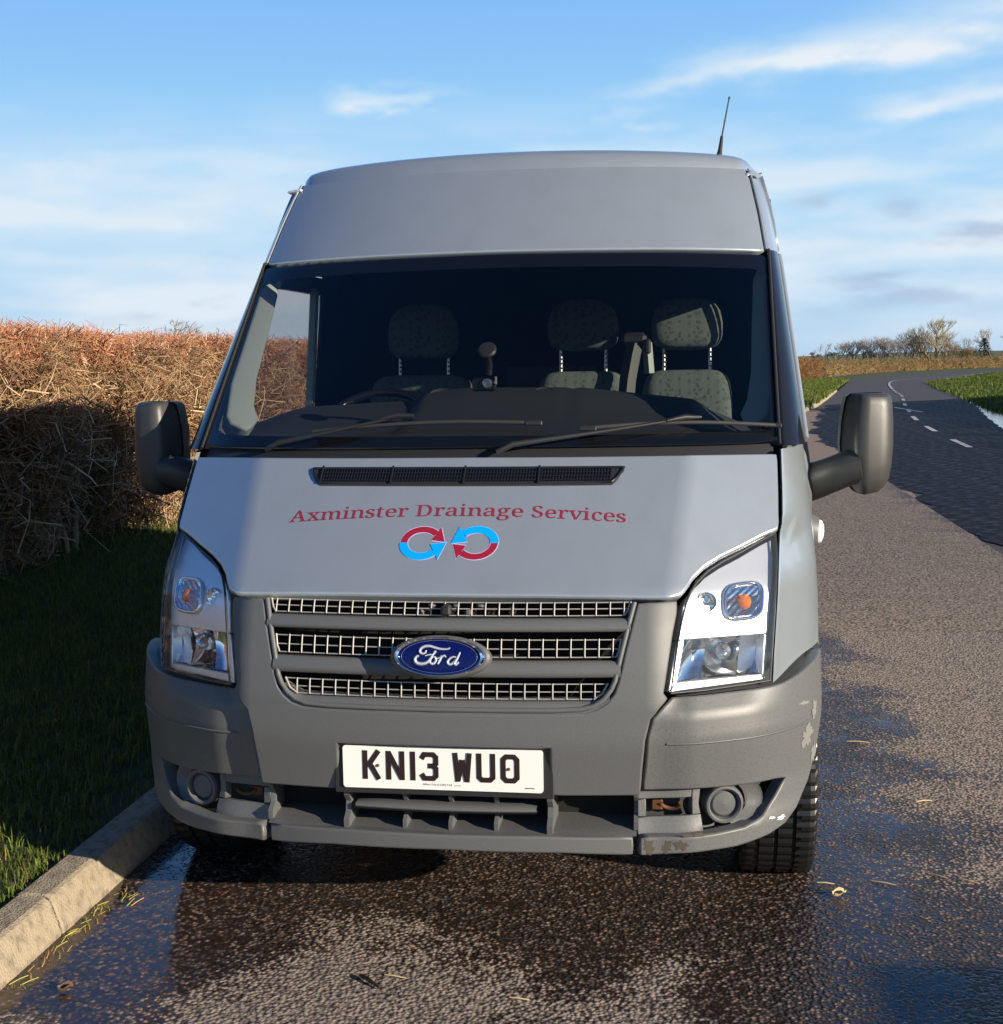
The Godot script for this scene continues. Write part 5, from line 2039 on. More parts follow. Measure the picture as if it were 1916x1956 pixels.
	for i in 13:
		var y := lerpf(1.32, 1.93, i / 12.0)
		line.append(on_glass(Vector2(0.877 * s, y)) + Vector3(0, 0.003, 0.004))
	b.tube(line, [0.0055], 6)
	add("screen_rubber", b, M["black_plastic"], pillar)

func build_screen() -> void:
	var half := [[0.0, 1.338], [0.45, 1.336], [0.80, 1.332], [0.858, 1.336], [0.872, 1.352], [0.874, 1.42], [0.874, 1.86], [0.872, 1.90], [0.855, 1.915], [0.60, 1.921], [0.0, 1.926]]
	var b := MB.new()
	b.panel(mirror_x(half), on_glass, Vector3(0, 1, 1), 0.05, 0.0, 0.0)
	var ws := add("windscreen", b, M["glass"], van)
	# black border baked on the inside of the glass
	var frit := lifted(-0.005, on_glass)
	b = MB.new()
	for piece in [mirror_x([[0.0, 1.880], [0.5, 1.876], [0.82, 1.868], [0.873, 1.85], [0.872, 1.90], [0.855, 1.915], [0.60, 1.921], [0.0, 1.926]]), mirror_x([[0.0, 1.338], [0.45, 1.336], [0.80, 1.332], [0.858, 1.336], [0.872, 1.352], [0.873, 1.39], [0.80, 1.367], [0.5, 1.366], [0.0, 1.368]]), [[0.873, 1.385], [0.858, 1.39], [0.855, 1.80], [0.873, 1.86]], [[-0.873, 1.385], [-0.858, 1.39], [-0.855, 1.80], [-0.873, 1.86]]]:
		b.panel(piece, frit, Vector3(0, 1, 1), 0.05, 0.0, 0.0)
	add("black_border", b, M["gloss_black"], ws)
	# scuttle below the glass
	b = MB.new()
	b.panel(mirror_x([[0.0, 1.298], [0.5, 1.298], [0.868, 1.296], [0.872, 1.338], [0.5, 1.342], [0.0, 1.344]]), lifted(-0.016, on_glass), Vector3(0, 1, 1), 0.05, 0.004, 0.03)
	add("scuttle", b, M["black_plastic"], van)
	# wipers
	for w in [[-0.60, 1.322, -0.212, 1.401, -0.461, 1.366, 0.192, 1.386, 1.398], [0.10, 1.318, 0.600, 1.386, 0.321, 1.369, 0.863, 1.365, 1.389]]:
		var up := lifted(0.026, on_glass)
		var lo := lifted(0.012, on_glass)
		b = MB.new()
		b.tube([lo.call(Vector2(w[0] - 0.015, w[1] - 0.004)), up.call(Vector2(w[0] + 0.03, w[1] + 0.007)), up.call(Vector2(lerpf(w[0], w[2], 0.6), lerpf(w[1], w[3], 0.6))), up.call(Vector2(w[2], w[3]))], [0.011, 0.011, 0.007, 0.005], 8, 0.6, Vector3(0, 0.7, 0.7))
		var wiper := add("wiper", b, M["black_plastic"], van)
		b = MB.new()
		var line := []
		for i in 17:
			var t := i / 16.0
			var y: float = lerpf(w[5], w[7], t) + (w[8] - (w[5] + w[7]) * 0.5) * 0.6 * sin(PI * t)
			line.append(lifted(0.018, on_glass).call(Vector2(lerpf(w[4], w[6], t), y)))
		b.tube(line, [0.0065], 6, 0.9, Vector3(0, 0.7, 0.7))
		add("blade", b, M["rubber"], wiper)
		b = MB.new()
		for e in [0, 16]:
			b.box(line[e] + Vector3(0.012 if e == 0 else -0.012, 0, 0.003), Vector3(0.05, 0.014, 0.012), 0.003)
		b.tube([lifted(0.027, on_glass).call(Vector2(w[2] - 0.05, w[3] - 0.006)), lifted(0.032, on_glass).call(Vector2(w[2], w[3])), lifted(0.027, on_glass).call(Vector2(w[2] + 0.045, w[3] + 0.002))], [0.006, 0.011, 0.006], 8, 0.6, Vector3(0, 0.7, 0.7))
		add("blade_clip", b, M["black_plastic"], wiper)

func build_roof() -> void:
	var b := MB.new()
	b.panel(mirror_x([[0.0, 1.932], [0.5, 1.930], [0.868, 1.926], [0.852, 2.06], [0.828, 2.20], [0.812, 2.245], [0.5, 2.247], [0.0, 2.248]]), on_cap, Vector3(0, 1, 1), 0.05, 0.009, 0.03)
	var cap := add("roof_front", b, M["silver_paint"], van)
	for s in [1.0, -1.0]:
		b = MB.new()
		var rows := []
		for i in 15:
			var y := lerpf(1.929, 2.24, i / 14.0)
			var x := lerp_table([[1.92, 0.872], [2.06, 0.856], [2.20, 0.832], [2.25, 0.815]], y)
			var a := on_cap(Vector2(x, y))
			var w := half_width(y)
			var e := Vector3(w, y, a.z - 0.20)
			var k := Vector3(lerpf(a.x, w, 0.9), y, a.z - 0.05)
			var row := PackedVector3Array()
			row.append(Vector3((a.x - 0.002) * s, y, a.z - 0.02))
			for j in 11:
				var t := j / 10.0
				var p := a.lerp(k, t).lerp(k.lerp(e, t), t)
				row.append(Vector3(p.x * s, p.y, p.z))
			rows.append(row)
		b.grid(rows, Vector3(s, 0.3, 1))
		add("roof_corner", b, M["silver_paint"], cap)
		b = MB.new()
		var line := []
		for i in 12:
			var y := lerpf(1.932, 2.236, i / 11.0)
			line.append(on_cap(Vector2(s * lerp_table([[1.92, 0.870], [2.06, 0.854], [2.20, 0.830], [2.25, 0.8135]], y), y)) + Vector3(0, 0.002, 0.001))
		b.tube(line, [0.0045], 6)
		add("roof_seam", b, M["silver_paint"], cap)
		# small bright bracket at the top corner
		b = MB.new()
		var q := on_cap(Vector2(0.822, 2.212))
		q.x *= s
		b.box(q + Vector3(0.016 * s, 0.003, -0.010), Vector3(0.056, 0.010, 0.035), 0.004, Basis(Vector3.BACK, -0.12 * s))
		add("roof_bracket", b, M["lamp_silver"], cap)
	# the lid: rises from the rim all round to a nearly flat crown
	var front := func(x: float) -> float: return cap_z(2.24) - 0.5 * (1.0 - sqrt(1.0 - pow(minf(absf(x), 0.83) / 1.02, 2.0))) - (0.20 * pow(clampf((absf(x) - 0.79) / 0.078, 0.0, 1.0), 2.0))
	b = MB.new()
	var rows := []
	var ts := [0.0, 0.012, 0.03, 0.055, 0.09, 0.14, 0.22, 0.35, 0.7, 1.2, 1.8, 2.4, 3.0, 3.2]
	for i in ts.size():
		var row := PackedVector3Array()
		for j in 49:
			var u := j / 24.0 - 1.0
			var x := 0.868 * sin(u * PI / 2 * 0.985) / sin(PI / 2 * 0.985)
			x = lerpf(x, 0.868 * u, 0.35)
			var z: float = lerpf(front.call(x) - ts[i], TAIL, 0.0 if i < ts.size() - 1 else 1.0)
			var da: float = ts[i]
			var db := 0.868 - absf(x)
			var ha := 1.0 - exp(-da / 0.035)
			var hb := 1.0 - exp(-db / 0.035)
			row.append(Vector3(x, 2.236 + 0.062 * ha * hb + 0.022 * (1.0 - pow(x / 0.868, 2.0)) * ha, z))
		rows.append(row)
	b.grid(rows, Vector3.UP)
	var lid := add("roof", b, M["silver_paint"], van)
	# aerial
	b = MB.new()
	b.tube([Vector3(0.716, 2.285, -1.76), Vector3(0.719, 2.306, -1.755), Vector3(0.722, 2.325, -1.755), Vector3(0.728, 2.372, -1.75)], [0.016, 0.011, 0.008, 0.0055], 10)
	var aerial := add("aerial_base", b, M["rubber"], lid)
	b = MB.new()
	b.tube([Vector3(0.728, 2.37, -1.75), Vector3(0.753, 2.502, -1.75)], [0.0030, 0.0024], 8)
	b.lathe(Vector3(0.753, 2.50, -1.75), Vector3(0.18, 1, 0).normalized(), [[0.0036, 0.0], [0.0036, 0.008], [0.0, 0.01]], 8)
	add("aerial_mast", b, M["black_plastic"], lid)
	# tail
	b = MB.new()
	for s in [1.0, -1.0]:
		b.panel([[s * 0.01, 0.5], [s * 0.94, 0.5], [s * 0.95, 1.2], [s * 0.86, 2.2], [s * 0.01, 2.22]], func(p: Vector2) -> Vector3: return Vector3(p.x, p.y, TAIL - 0.01), Vector3(0, 0, -1), 0.1, 0.01, 0.03)
	add("rear_door", b, M["silver_paint"], van)
	b = MB.new()
	b.box(Vector3(0, 0.42, TAIL - 0.06), Vector3(1.9, 0.16, 0.14), 0.03)
	add("rear_bumper", b, M["grey_plastic"], van)
	b = MB.new()
	b.box(Vector3(0, 0.34, (TAIL - 0.25) / 2), Vector3(1.15, 0.06, -TAIL - 0.3), 0.01)
	b.box(Vector3(0, 0.40, -2.5), Vector3(1.86, 0.04, 2.2), 0.01)
	add("floor_pan", b, M["void_black"], van)

func build_mirror(s: float) -> void:
	# housing: a tall rounded shell, flat behind
	var rings := [[1.142, 1.150, 1.178, 0.05], [1.150, 1.128, 1.205, 0.10], [1.166, 1.113, 1.222, 0.14], [1.195, 1.100, 1.236, 0.165], [1.24, 1.090, 1.243, 0.175], [1.30, 1.084, 1.247, 0.175], [1.37, 1.088, 1.246, 0.165], [1.425, 1.096, 1.243, 0.15], [1.446, 1.101, 1.239, 0.14], [1.456, 1.110, 1.230, 0.12], [1.459, 1.125, 1.215, 0.08]]
	var b := MB.new()
	var rows := []
	for r in rings:
		var row := PackedVector3Array()
		var cx: float = (r[1] + r[2]) * 0.5
		var hx: float = (r[2] - r[1]) * 0.5
		for k in 32:
			var w := TAU * k / 32.0
			var e := Vector2(signf(cos(w)) * pow(absf(cos(w)), 0.55), signf(sin(w)) * pow(absf(sin(w)), 0.62))
			var tilt := e.x * 0.022  # the outer side stands a little further back
			var cut := maxf(0.0, -0.42 - e.x) * 0.16 * (1.0 if e.y > 0.0 else 0.0) * minf(1.0, r[3] / 0.14)
			row.append(Vector3((cx + e.x * hx) * s, r[0], -1.06 + e.y * r[3] * 0.5 - tilt - cut))
		rows.append(row)
	b.grid(rows, Vector3(0, 0, 1) if s > 0.0 else Vector3(0, 0, -1), true, false)
	var cap := PackedVector2Array()
	for p in rows[-1]:
		cap.append(Vector2(p.x, p.z))
	var ids := Geometry2D.triangulate_polygon(cap)
	for k in range(0, ids.size(), 3):
		b.tri(rows[-1][ids[k]], rows[-1][ids[k + 1]], rows[-1][ids[k + 2]], Vector3.UP, Vector3.UP, Vector3.UP)
	var ids2 := ids
	for k in range(0, ids2.size(), 3):
		b.tri(rows[0][ids2[k]], rows[0][ids2[k + 1]], rows[0][ids2[k + 2]], Vector3.DOWN, Vector3.DOWN, Vector3.DOWN)
	var housing := add("mirror", b, M["mirror_plastic"], van)
	b = MB.new()
	b.box(Vector3(1.170 * s, 1.30, -1.143), Vector3(0.10, 0.22, 0.004), 0.001)
	add("mirror_glass", b, M["chrome"], housing)
	# arm: from a foot on the door to the shell, with the joint of its knuckle
	b = MB.new()
	var path := curve([Vector3(0.955 * s, 1.165, -1.12), Vector3(1.01 * s, 1.182, -1.085), Vector3(1.06 * s, 1.205, -1.045), Vector3(1.11 * s, 1.228, -1.02), Vector3(1.15 * s, 1.235, -1.01)], 6)
	var radii := []
	for i in path.size():
		radii.append(lerpf(0.066, 0.056, float(i) / path.size()) - 0.005 * sin(PI * i / (path.size() - 1)))
	b.tube(path, radii, 20)
	var arm := add("mirror_arm", b, M["mirror_plastic"], housing)
	b = MB.new()
	line_on_arm(b, s)
	add("arm_joint", b, M["void_black"], housing)
	# foot: a grey sail on the door's front edge, with the small round side lamp below
	b = MB.new()
	var rows2 := []
	for i in 13:
		var t := i / 12.0
		var y := lerpf(1.005, 1.40, t)
		var w := half_width(y)
		var out := 0.012 + 0.014 * sin(PI * t)
		var zc := -1.02 - 0.10 * t
		var hw := 0.055 * (1.0 - 0.55 * smoothstep(0.6, 1.0, t))
		var row := PackedVector3Array()
		for k in 7:
			var a := PI * k / 6.0
			row.append(Vector3((w - 0.004 + out * sin(a)) * s, y, zc + cos(a) * hw))
		rows2.append(row)
	b.grid(rows2, Vector3(s, 0, 0))
	add("mirror_foot", b, M["grey_plastic"], housing)
	b = MB.new()
	b.lathe(Vector3((half_width(1.04) - 0.01) * s, 1.035, -0.98), Vector3(s, -0.05, 0.12).normalized(), [[0.060, -0.01], [0.056, 0.012], [0.044, 0.034], [0.038, 0.042]], 22)
	add("repeater_base", b, M["grey_plastic"], van)
	b = MB.new()
	b.lathe(Vector3((half_width(1.04) - 0.01) * s, 1.035, -0.98), Vector3(s, -0.05, 0.12).normalized(), [[0.038, 0.040], [0.034, 0.050], [0.02, 0.056], [0.0, 0.058]], 22)
	add("repeater_lens", b, M["plate_white"], van)

func line_on_arm(b: MB, s: float) -> void:
	b.tube([Vector3(1.000 * s, 1.235, -1.075), Vector3(1.006 * s, 1.215, -1.048), Vector3(1.014 * s, 1.186, -1.034), Vector3(1.018 * s, 1.178, -1.032)], [0.0035], 5)
	b.tube([Vector3(1.018 * s, 1.178, -1.032), Vector3(1.052 * s, 1.180, -1.009)], [0.0032], 5)
	b.tube([Vector3(1.052 * s, 1.180, -1.009), Vector3(1.051 * s, 1.166, -1.020)], [0.0032], 5)

func build_wheel(s: float, az: float) -> void:
	var r := 0.338
	var w := 0.215
	var cx := 0.873
	var b := MB.new()
	var rows := []
	var n := 168
	# across the tread: shoulder, three grooves, blocks
	var across := [[-0.5, 0.905], [-0.5, 0.955], [-0.47, 0.983], [-0.41, 0.995], [-0.30, 0.999], [-0.285, 0.999], [-0.28, 0.972], [-0.25, 0.972], [-0.245, 1.0], [-0.06, 1.0], [-0.045, 0.972], [-0.015, 0.972], [0.0, 1.0], [0.18, 1.0], [0.19, 0.972], [0.225, 0.972], [0.235, 1.0], [0.30, 0.999], [0.41, 0.995], [0.47, 0.983], [0.5, 0.955], [0.5, 0.905]]
	for i in n:
		var a := TAU * i / n
		var row := PackedVector3Array()
		for j in across.size():
			var q: Array = across[j]
			var rr: float = r * q[1]
			var shoulder := absf(q[0]) > 0.26
			if q[1] > 0.98 and (i + (1 if shoulder else 0)) % 3 == 0 and q[1] < 1.01:
				rr -= 0.006
			var yy := sin(a) * rr
			var flat := 0.335 + yy
			row.append(Vector3((cx + q[0] * w) * s, maxf(flat, 0.009), az + cos(a) * rr))
		rows.append(row)
	for i in n:
		var k := (i + 1) % n
		for j in across.size() - 1:
			b.quad(rows[i][j], rows[i][j + 1], rows[k][j + 1], rows[k][j])
	var wheel := Node3D.new()
	var nm := "wheel"
	var c := 0
	while van.has_node(NodePath(nm)):
		c += 1
		nm = "wheel_%03d" % c
	wheel.name = nm
	van.add_child(wheel)
	b.lathe(Vector3(cx * s, 0.335, az), Vector3(s, 0, 0), [[0.306, w * 0.5], [0.285, w * 0.53], [0.25, w * 0.52], [0.215, w * 0.46]], 40)
	b.lathe(Vector3(cx * s, 0.335, az), Vector3(-s, 0, 0), [[0.306, w * 0.5], [0.25, w * 0.52], [0.215, w * 0.46]], 40)
	add("tyre", b, M["tyre"], wheel)
	b = MB.new()
	b.lathe(Vector3(cx * s, 0.335, az), Vector3(s, 0, 0), [[0.215, w * 0.46], [0.205, w * 0.42], [0.19, 0.03], [0.12, 0.045], [0.09, 0.075], [0.04, 0.085], [0.0, 0.085]], 40)
	b.lathe(Vector3(cx * s, 0.335, az), Vector3(-s, 0, 0), [[0.215, w * 0.46], [0.19, 0.0], [0.0, 0.02]], 40)
	add("rim", b, M["steel"], wheel)

func cushion(b: MB, at: Vector3, size: Vector3, basis := Basis(), e := 0.32, taper := 0.0) -> void:  # a padded block: superellipsoid
	var rows := []
	for i in 17:
		var v := lerpf(-PI / 2, PI / 2, i / 16.0)
		var row := PackedVector3Array()
		for j in 28:
			var w := TAU * j / 28.0
			var cv := pow(maxf(cos(v), 0.0), e)
			var p := Vector3(signf(cos(w)) * pow(absf(cos(w)), e) * cv, signf(sin(v)) * pow(absf(sin(v)), e), signf(sin(w)) * pow(absf(sin(w)), 0.6) * cv)
			p.x *= 1.0 - taper * pow(maxf(0.0, p.y), 2.0)
			row.append(at + basis * (p * size * 0.5))
		rows.append(row)
	b.grid(rows, Vector3(0, 0, 1) if rows[8][7].z > at.z else Vector3(0, 0, -1), true, false)

func build_cabin() -> void:
	# dashboard
	var b := MB.new()
	var tops := [[-0.93, 1.36], [-0.80, 1.405], [-0.72, 1.428], [-0.34, 1.446], [-0.29, 1.452], [-0.285, 1.478], [-0.12, 1.488], [0.205, 1.485], [0.212, 1.470], [0.235, 1.486], [0.62, 1.442], [0.648, 1.436], [0.66, 1.415], [0.78, 1.362], [0.93, 1.33]]
	var rows := []
	for i in 75:
		var x := lerpf(-0.93, 0.93, i / 74.0)
		var y1 := lerp_table(tops, x)
		var g := on_glass(Vector2(clampf(x, -0.9, 0.9), 1.33))
		var row := PackedVector3Array()
		for q in [[0.0, 0.0], [0.3, 0.18], [0.55, 0.38], [0.7, 0.62], [0.8, 0.86], [0.88, 0.97], [0.95, 1.0], [1.0, 0.97]]:
			row.append(Vector3(x, lerpf(1.318, y1, q[1]), lerpf(g.z - 0.02, -1.30, q[0])))
		row.append(Vector3(x, y1 - 0.07, -1.33))
		row.append(Vector3(x, 0.9, -1.30))
		rows.append(row)
	b.grid(rows, Vector3(0, 1, 0))
	var dash := add("dashboard", b, M["dash_grey"], van)
	for cp in [[-0.213, 1.452, 0.048], [0.135, 1.456, 0.04]]:
		b = MB.new()
		b.lathe(Vector3(cp[0], cp[1] + 0.008, -1.185), Vector3(0, 0.85, 0.5).normalized(), [[cp[2], -0.02], [cp[2], 0.004], [cp[2] - 0.006, 0.008], [cp[2] - 0.012, 0.003], [cp[2] - 0.014, -0.01]], 28)
		var ringp := add("cup_holder", b, M["dash_grey"], dash)
		b = MB.new()
		b.lathe(Vector3(cp[0], cp[1] + 0.008, -1.185), Vector3(0, 0.85, 0.5).normalized(), [[cp[2] - 0.010, 0.0], [0.0, -0.001]], 28)
		add("cup_well", b, M["void_black"], dash)
	# steering wheel, seen over the dash
	b = MB.new()
	var ring := []
	var tb := Basis(Vector3.RIGHT, deg_to_rad(-52.0))
	for i in 41:
		var w := TAU * i / 40.0
		ring.append(Vector3(-0.51, 1.345, -1.47) + tb * Vector3(cos(w) * 0.20, sin(w) * 0.20, 0))
	b.tube(ring, [0.016], 10, 1.0, Vector3.BACK, false)
	for w in [0.1, PI - 0.1, -PI / 2]:
		b.tube([Vector3(-0.51, 1.345, -1.47) + tb * Vector3(0, 0, 0.03), Vector3(-0.51, 1.345, -1.47) + tb * Vector3(cos(w) * 0.19, sin(w) * 0.19, 0)], [0.022, 0.014], 8)
	add("steering_wheel", b, M["gloss_black"], van)
	# seats: driver's, and a double for passengers
	for q in [[-0.46, 1.525, 0.44, 0.29, 1.700, 0.225, 0.10], [0.19, 1.530, 0.365, 0.285, 1.715, 0.205, 0.09], [0.60, 1.530, 0.355, 0.28, 1.712, 0.205, 0.09]]:
		var lean := Basis(Vector3.RIGHT, deg_to_rad(-9.0))
		b = MB.new()
		cushion(b, Vector3(q[0], q[1] - 0.36, -2.03), Vector3(q[2], 0.72, 0.17), lean, 0.28)
		cushion(b, Vector3(q[0], q[1] - 0.68, -1.80), Vector3(q[2] * 1.06, 0.17, 0.56), Basis(), 0.3)
		var seat := add("seat", b, M["seat_cloth"], van)
		b = MB.new()
		cushion(b, Vector3(q[0], q[4], -2.10), Vector3(q[3], q[5], 0.11), lean, 0.5, 0.28)
		add("headrest", b, M["seat_cloth"], seat)
		for s in [-1.0, 1.0]:
			b = MB.new()
			b.tube([Vector3(q[0] + s * q[6], q[1] - 0.03, -2.09), Vector3(q[0] + s * q[6], q[4] - 0.06, -2.105)], [0.0075], 8)
			for k in 4:
				b.lathe(Vector3(q[0] + s * q[6] + 0.005, q[1] + 0.016 + k * 0.018, -2.088), Vector3.UP, [[0.005, -0.003], [0.007, 0.0], [0.005, 0.003]], 8)
			add("headrest_post", b, M["steel"], seat)
	b = MB.new()
	b.box(Vector3(0.395, 1.655, -2.03), Vector3(0.10, 0.05, 0.06), 0.015)
	b.box(Vector3(0.45, 1.625, -2.0), Vector3(0.025, 0.06, 0.03), 0.008)
	add("belt_guide", b, M["black_plastic"], van)
	b = MB.new()
	b.tube([Vector3(0.405, 1.66, -2.02), Vector3(0.392, 1.60, -1.985), Vector3(0.375, 1.50, -1.945), Vector3(0.35, 1.20, -1.85)], [0.032], 6, 0.06, Vector3(0, 0.15, 1))
	add("seat_belt", b, M["belt_grey"], van)
	b = MB.new()
	b.tube([Vector3(0.445, 1.64, -2.045), Vector3(0.455, 1.52, -2.03)], [0.020], 6, 0.06, Vector3(0, 0.15, 1))
	add("seat_belt", b, M["trim_grey"], van)
	# inside of the pillars and of the door sides
	for s in [1.0, -1.0]:
		b = MB.new()
		var o := [[0.848, 1.878], [0.876, 1.848], [0.872, 1.518], [0.856, 1.415], [0.838, 1.389], [0.786, 1.363], [0.762, 1.404], [0.784, 1.450], [0.800, 1.535], [0.806, 1.661], [0.817, 1.837], [0.83, 1.87]]
		var inward := func(p: Vector2) -> Vector3:
			var q := on_glass(p)
			var d := 0.878 - absf(p.x)
			return q + Vector3(0, 0, -0.03 - 1.6 * d)
		b.panel(o if s > 0.0 else flip_x(o), inward, Vector3(-s, 0.3, 1), 0.03, 0.012, 0.05)
		add("pillar_trim", b, M["trim_grey"], van)
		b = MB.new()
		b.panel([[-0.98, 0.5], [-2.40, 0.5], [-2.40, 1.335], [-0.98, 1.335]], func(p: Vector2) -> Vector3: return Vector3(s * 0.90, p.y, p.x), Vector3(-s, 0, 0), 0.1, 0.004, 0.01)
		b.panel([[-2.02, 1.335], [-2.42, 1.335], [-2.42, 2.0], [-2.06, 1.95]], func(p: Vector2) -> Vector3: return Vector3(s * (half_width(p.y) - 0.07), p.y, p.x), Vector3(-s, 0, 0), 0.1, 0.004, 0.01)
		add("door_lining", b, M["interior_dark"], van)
		b = MB.new()
		for q in [[-1.96, 0.013], [-1.985, 0.006]]:
			b.box(Vector3(s * (half_width(1.6) - 0.055), 1.60, q[0]), Vector3(0.03, 0.56, q[1]), 0.004, Basis(Vector3.BACK, s * 0.075))
		add("door_pillar", b, M["trim_grey"], van)
	# bulkhead, roof lining, floor
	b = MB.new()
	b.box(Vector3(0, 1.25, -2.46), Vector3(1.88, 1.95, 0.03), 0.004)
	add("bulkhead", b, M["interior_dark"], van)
	b = MB.new()
	b.box(Vector3(-0.02, 1.50, -2.43), Vector3(0.30, 0.11, 0.02), 0.004)
	b.box(Vector3(0.18, 1.50, -2.43), Vector3(0.08, 0.11, 0.02), 0.004)
	add("bulkhead_panel", b, M["dash_grey"], van)
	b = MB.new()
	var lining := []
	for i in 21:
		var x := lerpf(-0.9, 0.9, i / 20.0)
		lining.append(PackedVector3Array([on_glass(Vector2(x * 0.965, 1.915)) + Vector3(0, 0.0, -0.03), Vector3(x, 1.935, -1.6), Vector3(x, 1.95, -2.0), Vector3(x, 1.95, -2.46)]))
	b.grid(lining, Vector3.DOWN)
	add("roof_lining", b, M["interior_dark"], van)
	b = MB.new()
	b.box(Vector3(0, 0.58, -1.85), Vector3(1.86, 0.03, 1.3), 0.004)
	b.box(Vector3(0, 0.86, -1.28), Vector3(1.86, 0.62, 0.03), 0.004)
	add("cabin_floor", b, M["void_black"], van)

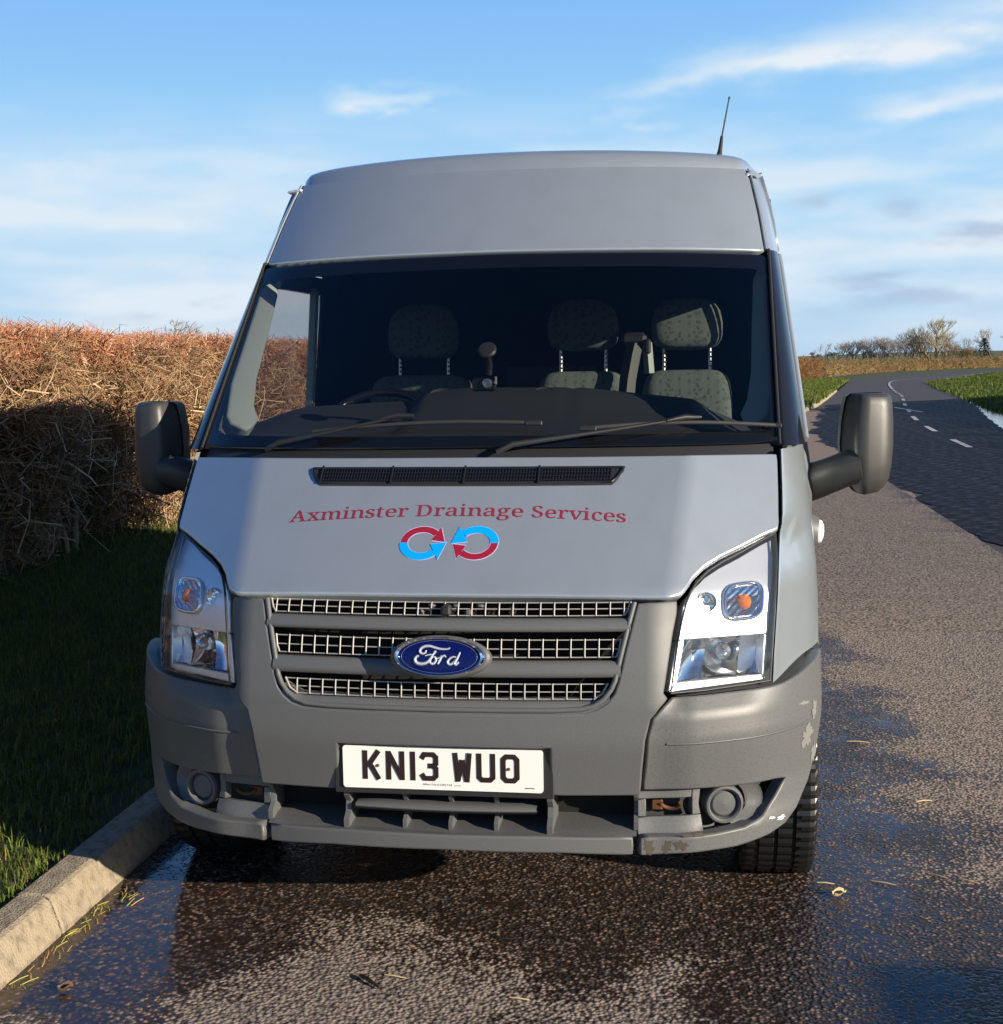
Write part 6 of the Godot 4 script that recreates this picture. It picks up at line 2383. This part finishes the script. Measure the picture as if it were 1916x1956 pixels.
func build_small_things() -> void:
	# dash camera hung from the screen on a sucker
	var cam := thing("dash_camera", "small black camera on a suction mount inside the windscreen", "camera", Vector3(0.0, 1.505, -0.80))
	var b := MB.new()
	b.lathe(Vector3(0.008, 0.103, 0.0), Vector3(0, 0.62, 0.78), [[0.028, -0.002], [0.029, 0.006], [0.024, 0.010], [0.012, 0.011], [0.0, 0.012]], 22)
	add("sucker", b, M["mirror_plastic"], cam)
	b = MB.new()
	b.tube([Vector3(0.008, 0.095, -0.01), Vector3(0.010, 0.062, -0.03), Vector3(0.006, 0.03, -0.035)], [0.007, 0.009, 0.010], 8)
	add("stalk", b, M["black_plastic"], cam)
	b = MB.new()
	b.box(Vector3(-0.008, 0.0, -0.03), Vector3(0.072, 0.042, 0.03), 0.006)
	add("body", b, M["gloss_black"], cam)
	b = MB.new()
	b.lathe(Vector3(0.004, 0.003, -0.015), Vector3(0, 0, 1), [[0.016, 0.0], [0.015, 0.008], [0.011, 0.009], [0.010, 0.003], [0.0, 0.003]], 20)
	add("lens_ring", b, M["steel"], cam)
	b = MB.new()
	b.box(Vector3(0.030, 0.012, -0.02), Vector3(0.006, 0.026, 0.02), 0.002)
	add("clip", b, M["steel"], cam)
	# litter on the tarmac
	var straw := mat("straw", lin(0.55, 0.42, 0.22), 0.8)
	var leafm := mat("dead_leaf", lin(0.12, 0.065, 0.035), 0.7)
	var bark := mat("wet_bark", lin(0.03, 0.022, 0.015), 0.5)
	for q in [[1.29, -2.16, 0.09, 0.1, "orange brown pine needle like straw farthest from the van's front wheel on the right", 0], [1.43, -1.45, 0.06, -0.3, "straw on the damp tarmac right of the van, halfway along the bumper scuff", 1], [1.19, -0.69, 0.07, 0.35, "straw just right of the yellow leaf beside the front tyre", 2], [1.02, -0.67, 0.05, 0.1, "short pale straw touching the foot of the front tyre", 3], [1.44, -0.73, 0.06, 0.5, "straw at the right edge of the picture near the shade", 4], [1.36, -0.76, 0.05, 0.6, "straw left of the one at the right edge near the shade", 5], [0.21, 0.14, 0.05, 0.15, "straw lying alone on the dry tarmac in the foreground", 6], [-0.12, 0.06, 0.06, 0.2, "pale straw beside the dark stick in the foreground", 7]]:
		b = MB.new()
		var d: Vector3 = Vector3(cos(q[3]), 0, sin(q[3])) * q[2] * 0.5
		b.tube([Vector3(0, 0.004, 0) - d, Vector3(0, 0.007, 0.003), Vector3(0, 0.004, 0) + d], [0.0022, 0.0026, 0.0016], 5)
		var o := add("straw", b, straw)
		o.position = Vector3(q[0], 0.0145, q[1])
		tag(o, q[4], "straw", "scraps of straw on the road")
	b = MB.new()
	b.tube([Vector3(-0.035, 0.006, -0.03), Vector3(-0.01, 0.012, -0.005), Vector3(0.03, 0.006, 0.03)], [0.004, 0.006, 0.003], 6)
	var st := add("stick", b, bark)
	st.position = Vector3(-0.175, 0.015, 0.10)
	tag(st, "short dark stick on the tarmac in the foreground", "stick")
	for q in [[-0.93, 0.23, 0.014, "curled brown leaf in the puddle nearest the camera"], [1.05, -0.58, 0.016, "small yellow leaf on the wet tarmac beside the front tyre"]]:
		b = MB.new()
		var rows := []
		for i in 5:
			var row := PackedVector3Array()
			for j in 5:
				var e := Vector2(i / 2.0 - 1.0, j / 2.0 - 1.0)
				row.append(Vector3(e.x * q[2] * 1.3, 0.006 + 0.012 * e.y * e.y + 0.004 * sin(e.x * 3.0), e.y * q[2] * (1.0 - 0.6 * e.x * e.x)))
			rows.append(row)
		b.grid(rows, Vector3.UP)
		var o := add("leaf", b, leafm if q[0] < 0.0 else straw)
		o.position = Vector3(q[0], 0.0165, q[1])
		o.rotation.y = 0.6
		tag(o, q[3], "leaf")
	# wisps of grass and straw washed against the kerb
	var spots := []
	var tints := []
	for i in 60:
		var z := -0.42 + rng.randf() * 0.65
		spots.append(Transform3D(Basis(Vector3.UP, rng.randf_range(-0.6, 0.9)).rotated(Vector3.UP, PI / 2).scaled(Vector3.ONE * rng.randf_range(0.3, 1.0)), Vector3(-1.085 + absf(rng.randfn()) * 0.02 + (0.08 * rng.randf() if z < -0.3 else 0.0), 0.0165, z)))
		tints.append(Color(0.5, 0.3, 0.1) if rng.randf() < 0.6 else Color(0.35, 0.38, 0.1))
	b = MB.new()
	b.tube([Vector3(-0.03, 0.002, 0), Vector3(0, 0.006, 0.004), Vector3(0.03, 0.002, 0)], [0.0015], 4)
	var wisp := scatter("washed_debris", b.mesh(), M["dry_grass"], spots, tints) as Node3D
	tag(wisp, "wisps of straw and grass washed along the foot of the kerb", "debris")
	# a car on the other side of the lane, out of the frame to the right: its shade falls into the corner of the view
	var car := thing("parked_car", "dark car parked across the lane, only its shade in view", "car", Vector3(6.2, 0.0, 4.0))
	var prof := PackedVector2Array([Vector2(-2.2, 0.25), Vector2(2.2, 0.25), Vector2(2.25, 0.62), Vector2(2.1, 0.80), Vector2(1.3, 0.92), Vector2(0.75, 1.36), Vector2(0.4, 1.46), Vector2(-2.0, 1.46), Vector2(-2.12, 1.40), Vector2(-2.25, 0.9)])
	b = MB.new()
	b.prism(prof, func(p: Vector2, z: float) -> Vector3: return Vector3(z * (1.0 if p.y < 1.0 else 0.86), p.y, p.x), -0.85, 0.85)
	add("body", b, mat("car_paint", lin(0.02, 0.025, 0.04), 0.25), car)
	for e in [[-0.75, -1.4], [0.75, -1.4], [-0.75, 1.4], [0.75, 1.4]]:
		b = MB.new()
		b.lathe(Vector3(e[0] - 0.1, 0.31, e[1]), Vector3.RIGHT, [[0.0, 0.0], [0.30, 0.0], [0.31, 0.02], [0.31, 0.18], [0.30, 0.2], [0.0, 0.2]], 24)
		add("wheel", b, M["tyre"], car)
